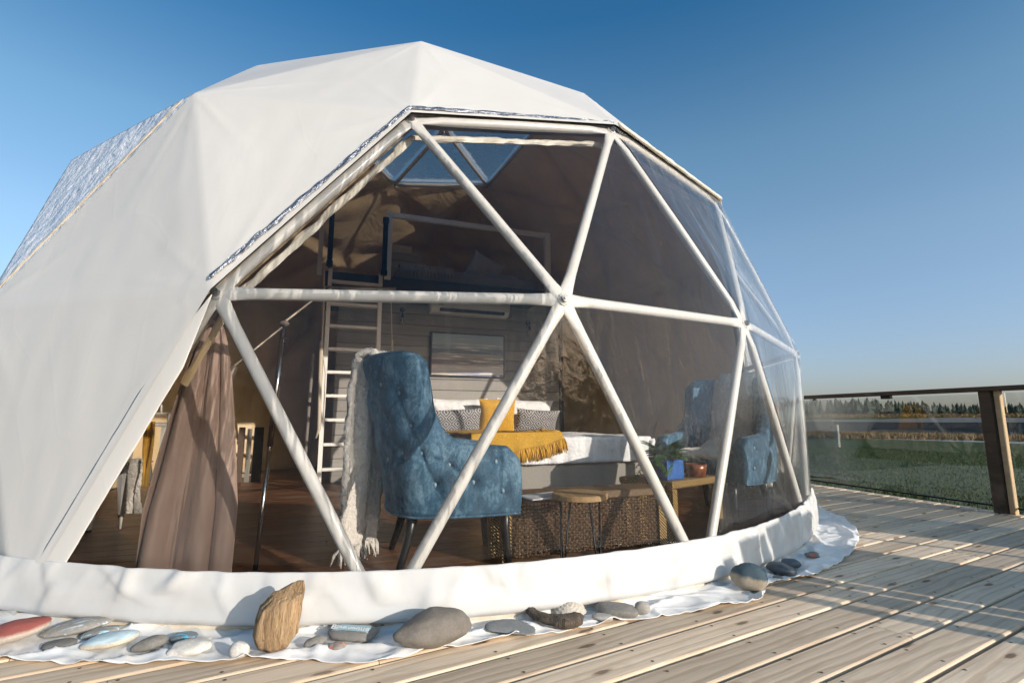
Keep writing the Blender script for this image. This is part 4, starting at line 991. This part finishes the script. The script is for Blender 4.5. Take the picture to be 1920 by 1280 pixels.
# ------------------------------------------------------------------ curtain, pole and tie line
ct = thing('curtain', 'mauve brown curtain gathered and tied at the top behind the left window', 'curtain', (0, 0, 0))
CT = at(402, 606, 2.52); CB = at(343, 1075, 2.42); CB.z = FZ+.03
cw = (RT*.95+FH*.30).normalized(); cn = Vector((-cw.y, cw.x, 0))
def cur(u, v):
    c = CT.lerp(CB, v); w = lerp(.055, .375, min(1, v*1.35)**.62); x = (u-.5)*w
    f = 1-.15*v; ph = u*2*math.pi*3.1+2.4*noise.noise(Vector((u*2.3, v*1.2, 0)))
    d = (.010+.026*v**.5)*math.sin(ph)*(1.2-.7*u)+.012*noise.noise(Vector((u*6, v*4, 3)))+.006*noise.noise(Vector((u*22, v*9, 5)))
    xx = x+.015*math.cos(ph)*v
    if u < .5: xx -= .02*v
    return c+cw*xx+cn*d
thick(MB().grid(cur, 150, 90).put('drop', curtain_m, ct, True), .003, 0)
def cur2(u, v):
    a = at(424, 548, 2.50).lerp(CT, v); w = lerp(.11, .055, v)
    return a+cw*((u-.5)*w)+cn*(.022*math.sin(u*16)*(1-v*.3))
thick(MB().grid(cur2, 60, 14).put('gathered_top', curtain_m, ct, True), .003, 0)
MB().tube([CT+cw*.033+cn*.02, CT+cn*.045, CT-cw*.033+cn*.02, CT-cw*.03-cn*.03, CT-cn*.04, CT+cw*.03-cn*.03, CT+cw*.033+cn*.02], .008, 7).put('tie', curtain_m, ct, True)
pb = gnd(478, 1072, FZ); ptp = at(533, 607, (pb-CAM).dot(FH)+.13)
pole = thing('support_pole', 'shiny steel support pole with a round cap behind the left window', 'pole', pb); v_ = ptp-pb
MB().tube([(0, 0, 0), v_*.48], .0125, 12).put('lower_tube', chrome_m, pole, True); MB().tube([v_*.475, v_], .0155, 12).put('upper_tube', chrome_m, pole, True)
MB().lathe([(.012, -.014), (.026, -.006), (.028, .004), (.02, .016), (.003, .020)], v_, 16).put('cap', simple('brown_cap', (.20, .15, .12)), pole, True)
MB().lathe([(.03, 0), (.03, .006), (.014, .012)], (0, 0, 0), 14).put('foot', black_m, pole)
MB().tube([v_*.93, v_*.93+RT*.035], .010, 8).put('thumbscrew', chrome_m, pole)
e1 = at(590, 560, 3.1); e2 = at(440, 685, 2.55)
tag(MB().tube([e1, ptp+Vector((0, 0, .01))], .006, 7).tube([ptp+Vector((0, 0, -.01)), e2], .005, 7).put('tie_line', rope_m, None, True), 'pale tie line running slantwise over the cap of the steel pole', 'line')
tag(MB().tube([e2, at(405, 760, 2.6)], [.020, .028], 10).put('window_crank', simple('brown_tube', (.22, .15, .11), rough=.4), None, True), 'short brown tube slanting out from behind the curtain', 'tube')

# ------------------------------------------------------------------ white metal dining chair, table, mustard cloth
def metal_chair(label, loc, rz):
    c = thing('metal_chair', label, 'chair', loc, rz, 'white metal chairs at the back left'); mw = MATS['white_enamel_tube']
    MB().box((-.18, -.18, .435), (.18, .18, .452), ch=.008).put('seat', mw, c)
    for x, y, dx, dy in ((.16, .16, .05, .04), (.16, -.16, .05, -.04), (-.16, .16, -.06, .04), (-.16, -.16, -.06, -.04)):
        nrm = Vector((dx, dy, 0)).normalized(); q = Vector((-nrm.y, nrm.x, 0))
        mb = MB(); vs = []
        for z, w, t in ((.434, .060, 0), (.30, .040, .35), (.02, .018, 1.0)):
            p = Vector((x+dx*t, y+dy*t, z)); vs += [p-q*w, p+nrm*.014, p+q*w, p-nrm*.010]
        fs = [(0, 1, 2, 3), (8, 11, 10, 9)]+[(4*j+i, 4*j+4+i, 4*j+4+(i+1) % 4, 4*j+(i+1) % 4) for j in range(2) for i in range(4)]
        lg = mb.add(vs, fs).put('leg', mw, c); MB().lathe([(.018, 0), (.020, .02)], (x+dx, y+dy, 0), 8).put('foot', black_m, lg)
    MB().tube([(-.17, -.17, .45), (-.22, -.165, .70), (-.235, -.12, .835), (-.24, 0, .86), (-.235, .12, .835), (-.22, .165, .70), (-.17, .17, .45)], .012, 8).put('back_hoop', mw, c, True)
    MB().box((-.008, -.05, 0), (.008, .05, .39), MAT((-.185, 0, .45), 0, 0, R_(-8)), ch=.003).put('back_splat', mw, c)
    return c
mc = gnd(243, 975, FZ); mc1 = V(-2.98, 3.88, FZ)
metal_chair('white metal dining chair left of the brown curtain', mc1, R_(150))
dt = thing('dining_table', 'white dining table beside the metal chair', 'table', V(-3.35, 4.55, FZ), R_(20))
MB().box((-.30, -.30, .70), (.30, .30, .73), ch=.006).put('table_top', white_m, dt)
for x in (-.26, .26):
    for y in (-.26, .26): MB().box((x-.02, y-.02, 0), (x+.02, y+.02, .698)).put('leg', white_m, dt)
hk = thing('hook_rack', 'pale wall rack with curled hooks above the hanging mustard scarf', 'hook rack', at(285, 775, 3.62), math.atan2(RT.y, RT.x))
MB().tube([(-.12, 0, 0), (.12, 0, 0)], .009, 7).put('bar', hem_m, hk)
MB().tube([(-.02, 0, -.02), (-.02, 0, .06), (.02, 0, .085), (.06, 0, .06), (.065, 0, .0)], .007, 7).put('hook', hem_m, hk, True)
MB().tube([(-.10, 0, 0), (-.14, 0, -.78)], .010, 7).tube([(.12, 0, 0), (.16, 0, -.80)], .010, 7).put('leg', hem_m, hk)
def scf(u, v):
    p = at(282, 790, 3.55).lerp(at(272, 912, 3.55), v); return p+RT*((u-.5)*(.075+.02*math.sin(v*5)-.04*v))+Vector((.012*math.sin(u*9), .012*math.cos(u*9), 0))
tag(thick(MB().grid(scf, 16, 30).put('scarf', mustard_m, None, True), .012, 0), 'narrow mustard yellow scarf hanging left of the brown curtain', 'scarf')
def sc2(u, v):
    p = at(258, 860, 3.55).lerp(at(250, 962, 3.55), v); return p+RT*((u-.5)*(.10+.02*math.sin(v*7)))+Vector((.015*math.sin(u*9), .015*math.cos(u*9+v*3), 0))+Vector((1, 1, 0))*.015*noise.noise(Vector((u*12, v*16, 0)))
tag(thick(MB().grid(sc2, 20, 34).put('cream_scarf', boucle_m, None, True), .014, 0), 'cream shaggy scarf hanging beside the mustard scarf', 'scarf')
# dark low cupboard far back with boards leaning
cb = thing('leaning_panels', 'dark narrow panels leaning at the back behind the steel pole', 'panels', at(452, 884, 6.3), math.atan2(RT.y, RT.x)); cb.location.z = FZ
for k, (x, w, h, m_) in enumerate(((-.20, .10, .62, base_m), (-.07, .07, .66, simple('brown_board', (.16, .11, .08))), (.02, .05, .64, MATS['grey_linen']), (.09, .11, .66, black_m))):
    MB().box((x, -.02+.03*k, 0), (x+w, .0+.03*k, h), ch=.003).put('panel', m_, cb)
tag(MB().box((-.2, -.12, 0), (.2, .12, .012), ch=.003).put('floor_bright_spot', hem_m, loc=gnd(448, 892, FZ)+Vector((0, 0, 0)), ), 'pale slab standing in for the bright spot on the floor at the back', 'cloth')  # pale slab put in as the bright spot on the floor
# side panels that close the space to the right of the bed wall
tag(MB().box((-.03, -.03, FZ), (.03, .03, 2.3)).put('wall_post', MATS['loft_underside'], loc=W0+WU*.04), 'dark post at the right-hand end of the board wall', 'post')
# ------------------------------------------------------------------ stones, shell and driftwood on the ground flap
st_grey = mat_stone('grey_stone', (.16, .148, .13), (.23, .215, .19)); st_dark = mat_stone('dark_stone', (.045, .055, .065), (.085, .095, .105), rough=.45)
st_pale = mat_stone('pale_stone', (.48, .45, .41), (.60, .57, .52)); st_red = mat_stone('red_painted_stone', (.40, .33, .27), (.5, .43, .35), None, (.27, .075, .06), (.42, .60))
st_blue = mat_stone('blue_painted_stone', (.10, .13, .15), (.16, .18, .19), (.08, .38, .52), rough=.35); st_teal = mat_stone('teal_smeared_stone', (.22, .21, .19), (.30, .28, .25), (.40, .62, .66))
st_lb = mat_stone('pale_blue_topped_stone', (.47, .40, .30), (.55, .48, .38), None, (.46, .58, .62), (.50, .72)); st_spot = mat_stone('blue_spotted_stone', (.24, .225, .20), (.31, .29, .26), (.55, .68, .75))
st_rb = mat_stone('red_blue_painted_stone', (.28, .26, .23), (.36, .33, .29), (.15, .50, .68)); st_rust = mat_stone('rust_flecked_stone', (.20, .17, .15), (.28, .24, .21), (.55, .17, .09))
st_half = mat_stone('half_lit_stone', (.25, .21, .15), (.33, .28, .21), None, (.04, .07, .09), (.50, .62))  # half lit: shaded dark top and sunlit base put into the colour
shell_m = mat_stone('worn_shell', (.46, .41, .34), (.56, .50, .42))
def stone(px, y0, y1, w, mat, label, tilt=0.0, flat=.0, seed=0, name='stone', yaw=0.0, hk=1.0, shape=None, grp='stones laid on the ground flap', dn=.12):
    """px: centre column, y0/y1: top and bottom rows in the photograph, w: width in rows"""
    base = gnd(px, y1, .008); d = (base-CAM).dot(FWD); wm = w*d/FOC; hm = (y1-y0)*d/FOC
    # visible height = thickness*cos(view) + depth*sin(view)
    dep = wm*.62; down = (y1-783)/FOC; h = max(.020, (hm-dep*down*.72))*hk
    rx, ry, rz = wm/2, dep/2, h/2
    dirb = (base-CAM); dirb.z = 0; dirb.normalize(); c = base+dirb*(ry*.85); c.z = .008+rz*.92
    n, m_ = 40, 22; vs = []; fs = []
    for j in range(m_+1):
        ph = math.pi*j/m_-math.pi/2
        for i in range(n):
            t = 2*math.pi*i/n; e = 1-flat*.5
            cx, cy, cz = math.cos(ph)*math.cos(t), math.cos(ph)*math.sin(t), math.sin(ph)
            sg_ = lambda v, k: math.copysign(abs(v)**k, v)
            p = Vector((sg_(cx, e), sg_(cy, e), sg_(cz, e)))
            q = 1-.06*abs(noise.noise(Vector((cx*2.2+seed*3, cy*2.2, cz*2.2))))+dn*noise.noise(Vector((cx*1.3+seed, cy*1.3, cz*1.3)))+.03*noise.noise(Vector((cx*4+seed, cy*4, cz*4)))+.012*noise.noise(Vector((cx*10+seed, cy*10, cz*10)))
            p = Vector((p.x*rx*q, p.y*ry*q, p.z*rz*q))
            if shape: p = shape(p, rx, ry, rz)
            vs.append(p)
    for j in range(m_):
        for i in range(n): fs.append((j*n+i, j*n+(i+1) % n, (j+1)*n+(i+1) % n, (j+1)*n+i))
    o = link(name, vs, fs, mat, None, True)
    o.rotation_euler = (0, -R_(tilt), math.atan2(RT.y, RT.x)+R_(yaw)); o.location = c
    zm = min((o.rotation_euler.to_matrix() @ v).z for v in vs); o.location.z = .007-zm
    tag(o, label, 'stone' if name == 'stone' else name, grp if name == 'stone' else None); return o
def bent(p, rx, ry, rz): t = p.x/rx; return Vector((p.x, p.y-.45*ry*(1-t*t)*-1*(1), p.z))
def boulder(p, rx, ry, rz):
    t = p.x/rx; k = 1.0 if t > 0 else 1-.38*abs(t)**1.2; return Vector((p.x, (p.y)*k-(.35*ry*max(0, -t)), p.z*(1-.35*max(0, -t))))
def taper(p, rx, ry, rz): t = (p.x/rx+1)/2; return Vector((p.x, p.y*(.62+.45*t), p.z*(.60+.5*t)))
stone(22, 1153, 1212, 112, st_red, 'stone with a worn red painted top at the left edge of the flap', 9, seed=1, yaw=18)
stone(144, 1152, 1194, 114, st_spot, 'long grey stone with a pale blue blot, largest of the left cluster', 6, seed=2, yaw=22, hk=1.1)
stone(110, 1193, 1219, 60, st_dark if False else mat_stone('charcoal_stone', (.11, .105, .095), (.17, .16, .145)), 'small charcoal stone below the long grey stone at the left', 4, seed=3, yaw=12)
stone(188, 1170, 1198, 64, st_teal, 'grey stone with a teal smear between the two long stones', 6, seed=4, yaw=20)
stone(205, 1180, 1220, 92, st_lb, 'long sandy stone with a pale blue painted top', 5, seed=5, yaw=16, hk=1.1)
stone(277, 1184, 1224, 62, st_grey, 'tapered grey stone just right of the pale blue topped stone', 10, seed=6, yaw=26, shape=taper)
stone(342, 1180, 1206, 52, st_blue, 'small dark stone painted with bright blue streaks', 4, seed=7, yaw=10)
stone(353, 1194, 1234, 76, st_pale, 'rough pale rock in front of the small blue painted stone', 4, flat=.25, seed=8, yaw=14, dn=.30)
stone(447, 1197, 1237, 40, st_pale, 'small round pale veined stone at the foot of the upright driftwood', 0, seed=9, hk=1.0)
stone(591, 1189, 1217, 41, st_grey, 'small flat grey stone just right of the upright driftwood', 8, seed=10, yaw=20)
stone(634, 1200, 1223, 33, st_rust, 'tiny angular rust flecked stone below the lettered stone', 0, flat=.4, seed=11, dn=.25)
s13 = stone(660, 1167, 1205, 97, st_grey, 'flat grey stone with pale blue band and painted word Bienvenue', -2, flat=.55, seed=12, yaw=-4, hk=1.0)
stone(810, 1143, 1226, 152, mat_stone('brown_grey_boulder', (.14, .12, .10), (.20, .175, .145)), 'largest stone on the flap, flat brown grey and broad at its right', 2, flat=.15, seed=13, yaw=20, shape=boulder, hk=1.25)
stone(957, 1165, 1196, 101, mat_stone('slate_grey_stone', (.16, .165, .165), (.23, .235, .23)), 'long bent slate grey stone like a bean', -3, flat=.2, seed=14, yaw=-8, shape=bent)
stone(1156, 1126, 1160, 78, st_grey, 'flat grey stone with squared edges near the shell', -3, flat=.55, seed=15, yaw=-8)
stone(1130, 1147, 1165, 41, mat_stone('light_grey_stone', (.33, .31, .28), (.40, .38, .34)), 'small light grey pebble leaning on the squared grey stone', -2, flat=.3, seed=16)
stone(1205, 1124, 1154, 31, st_rb, 'small round stone painted with red and blue dabs', 0, seed=17)
stone(1407, 1062, 1113, 67, st_half, 'stone coloured half lit with shaded top and sunlit underside, largest at the right end', -8, seed=18, hk=1.25, yaw=-12)
stone(1466, 1052, 1082, 54, st_dark, 'smooth dark oval stone right of the half-lit stone', -10, seed=19, yaw=-14)
stone(1484, 1045, 1067, 37, mat_stone('blue_black_stone', (.06, .075, .09), (.10, .12, .14), rough=.4), 'smaller blue black stone behind the dark oval stone', -6, seed=20)
stone(1459, 1077, 1088, 19, st_grey, 'tiny grey pebble in front of the dark oval stone', 0, seed=21)
stone(1523, 1033, 1047, 28, st_rust, 'small dark speckled stone furthest right on the flap', 0, flat=.3, seed=22, dn=.25)
# painted word on the flat stone: blue band plus lettering lying on its top face
def top_z(o, x, y):
    dg = o.data; best = -1
    for v in dg.vertices:
        if abs(v.co.x-x) < .012 and abs(v.co.y-y) < .012: best = max(best, v.co.z)
    return best
xs_ = [v.co.x for v in s13.data.vertices]; rx = max(xs_); zt = max(v.co.z for v in s13.data.vertices)
def ontop(x, y, dz):
    best = None
    for v in s13.data.vertices:
        if v.co.z < 0: continue
        d = (v.co.x-x)**2+(v.co.y-y)**2
        if best is None or d < best[0]: best = (d, v.co.z)
    return best[1]+dz
band = MB().grid(lambda u, v: ((u-.5)*1.45*rx, (v-.60)*.052, ontop((u-.5)*1.45*rx, (v-.60)*.052, .0012)), 30, 10)
bo = band.put('painted_band', simple('pale_blue_paint', (.36, .52, .56), (.28, .42, .46), 40), s13, True)
tc_ = bpy.data.curves.new('lettering', 'FONT'); tc_.body = "Bienvenue"; tc_.size = .034; tc_.extrude = .0006; tc_.align_x = 'CENTER'; tc_.align_y = 'CENTER'; tc_.offset = .0006
tmp = bpy.data.objects.new('tmp', tc_); COL.objects.link(tmp); bpy.context.view_layer.update()
tme = bpy.data.meshes.new_from_object(tmp.evaluated_get(bpy.context.evaluated_depsgraph_get())); bpy.data.objects.remove(tmp)
to = bpy.data.objects.new('lettering', tme); COL.objects.link(to); to.parent = s13; tme.materials.clear(); tme.materials.append(simple('white_lettering', (.72, .72, .70)))
to.location = (-.005, -.012, zt+.0015); to.rotation_euler = (R_(12), 0, 0)
# shell
q = gnd(1068, 1160, .006); d = (q-CAM).dot(FWD); rw = 66*d/FOC/2
def shf(u, v):
    a = (u-.5)*2*math.pi; r = rw*v*(1+.02*math.cos(a*14)); 
    return (r*math.cos(a)*1.0, r*math.sin(a)*.9, rw*.55*(1-v*v)*(1+.03*math.cos(a*28)*v)+.0015*math.sin(v*34))
sh = MB().grid(shf, 90, 20).put('shell', shell_m, None, True); sh.location = q+FH*.05+Vector((0, 0, .010)); sh.rotation_euler = (R_(24), 0, math.atan2(RT.y, RT.x))
tag(sh, 'large round pale sea shell behind the curved driftwood strip', 'shell'); thick(sh, .004, -1)
# driftwood
def mat_drift(name, c1, c2, c3, k=1.0):
    m = NT(name); co = m.coord((1, 1, .10)); f = m.noise(co, 42*k, 8, .7, 1.2); f2 = m.noise(m.coord((1, 1, .2)), 11*k, 4, .6, 1.5)
    c = m.ramp(f, [(.30, c3), (.46, c1), (.68, c2)]); c = m.mix(m.ramp(f2, [(.3, (0, 0, 0)), (.7, (.6, .6, .6))]), c, c1)
    m.l(c, m.b.inputs['Base Color']); m.b.inputs['Roughness'].default_value = .85
    n1 = m.bump(f2, .9, .03); m.l(m.bump(f, 1.0, .025, n1), m.b.inputs['Normal']); return m.m
drift_m = mat_drift('golden_driftwood', (.46, .29, .15), (.60, .42, .24), (.09, .045, .02)); bark_m = mat_drift('dark_driftwood_bark', (.13, .10, .075), (.24, .19, .14), (.03, .022, .016), 1.4)  # golden brown wood colour with dark grain, and darker bark
def drift():
    b = gnd(508, 1230, .006); d = (b-CAM).dot(FWD); k = d/FOC
    # outline in pixels relative to the foot (508,1230): left edge / right edge by height
    H = [0, 10, 30, 55, 80, 100, 112, 114]; Lx = [-16, -36, -44, -42, -33, -14, 20, 40]; Rx = [8, 24, 38, 42, 44, 49, 50, 48]
    n = 44; rows = 64; vs = []; fs = []
    for j in range(rows+1):
        h = 114*j/rows; l = table(H, Lx, h); r = table(H, Rx, h); cx = (l+r)/2; w = max(1.5, (r-l)/2)
        for i in range(n):
            t = 2*math.pi*i/n; 
            rg = 1+.10*noise.noise(Vector((math.cos(t)*1.6, math.sin(t)*1.6, h*.012)))+.20*(1-abs(noise.noise(Vector((math.cos(t)*4, math.sin(t)*4, h*.012))))*2)-.14+.05*noise.noise(Vector((math.cos(t)*11, math.sin(t)*11, h*.04)))
            x = (cx+w*math.cos(t)*rg)*k; y = .60*w*math.sin(t)*k*rg*(1-.35*(h/114)**3)
            z = h*k*1.03+.004*noise.noise(Vector((x*40, y*40, h*.1)))+(.020*math.sin(t)*(h/114)**2)
            vs.append((x, y, z))
    for j in range(rows):
        for i in range(n): fs.append((j*n+i, j*n+(i+1) % n, (j+1)*n+(i+1) % n, (j+1)*n+i))
    fs += [tuple(range(n-1, -1, -1)), tuple(rows*n+i for i in range(n))]
    o = link('driftwood_block', vs, fs, drift_m, None, True); o.location = b+FH*.035; o.rotation_euler = (0, 0, math.atan2(RT.y, RT.x))
    tag(o, 'upright weathered chunk of golden driftwood standing among the stones', 'driftwood')
drift()
pts = [gnd(x, y, .02) for x, y in ((971, 1142), (985, 1150), (1005, 1160), (1030, 1168), (1058, 1172), (1078, 1168), (1088, 1162))]
pts[0].z = .05; pts[1].z = .035
mb = MB(); rs = [.008, .016, .022, .026, .032, .034, .018]; vs = []; fs = []; n = 16; P = []
for i in range(len(pts)-1):
    for k in range(7): P.append((pts[i].lerp(pts[i+1], k/7), lerp(rs[i], rs[i+1], k/7)))
P.append((pts[-1], rs[-1]))
for i, (p, r) in enumerate(P):
    t = (P[min(i+1, len(P)-1)][0]-P[max(0, i-1)][0]).normalized(); w = t.cross(Vector((0, 0, 1))).normalized(); u = w.cross(t)
    for k in range(n):
        a = 2*math.pi*k/n; q = r*(1+.28*noise.noise(Vector((i*.25, math.cos(a)*2, math.sin(a)*2)))); vs.append(p+w*math.cos(a)*q+u*math.sin(a)*q*.75)
for i in range(len(P)-1):
    for k in range(n): fs.append((i*n+k, i*n+(k+1) % n, (i+1)*n+(k+1) % n, (i+1)*n+k))
fs += [tuple(range(n-1, -1, -1)), tuple((len(P)-1)*n+k for k in range(n))]
o = link('driftwood_strip', vs, fs, bark_m, None, True); tag(o, 'curved dark driftwood strip lying in front of the shell', 'driftwood')
zm = min(v.z for v in vs); o.location.z = .008-zm

q = gnd(1545, 941, .004)
lf = MB().grid(lambda u, v: ((u-.5)*.085, (v-.5)*.045*math.sin(math.pi*min(1, max(0, u)))**.6, .012*math.sin(u*3.1)+.010*abs(v-.5)), 14, 6).put('dry_leaf', simple('dry_leaf_tan', (.55, .33, .12), (.42, .24, .08), 40), None, True)
lf.location = q; lf.rotation_euler = (0, 0, 1.1); tag(thick(lf, .001, 1), 'small curled tan leaf on the far boards beside the dome', 'leaf')
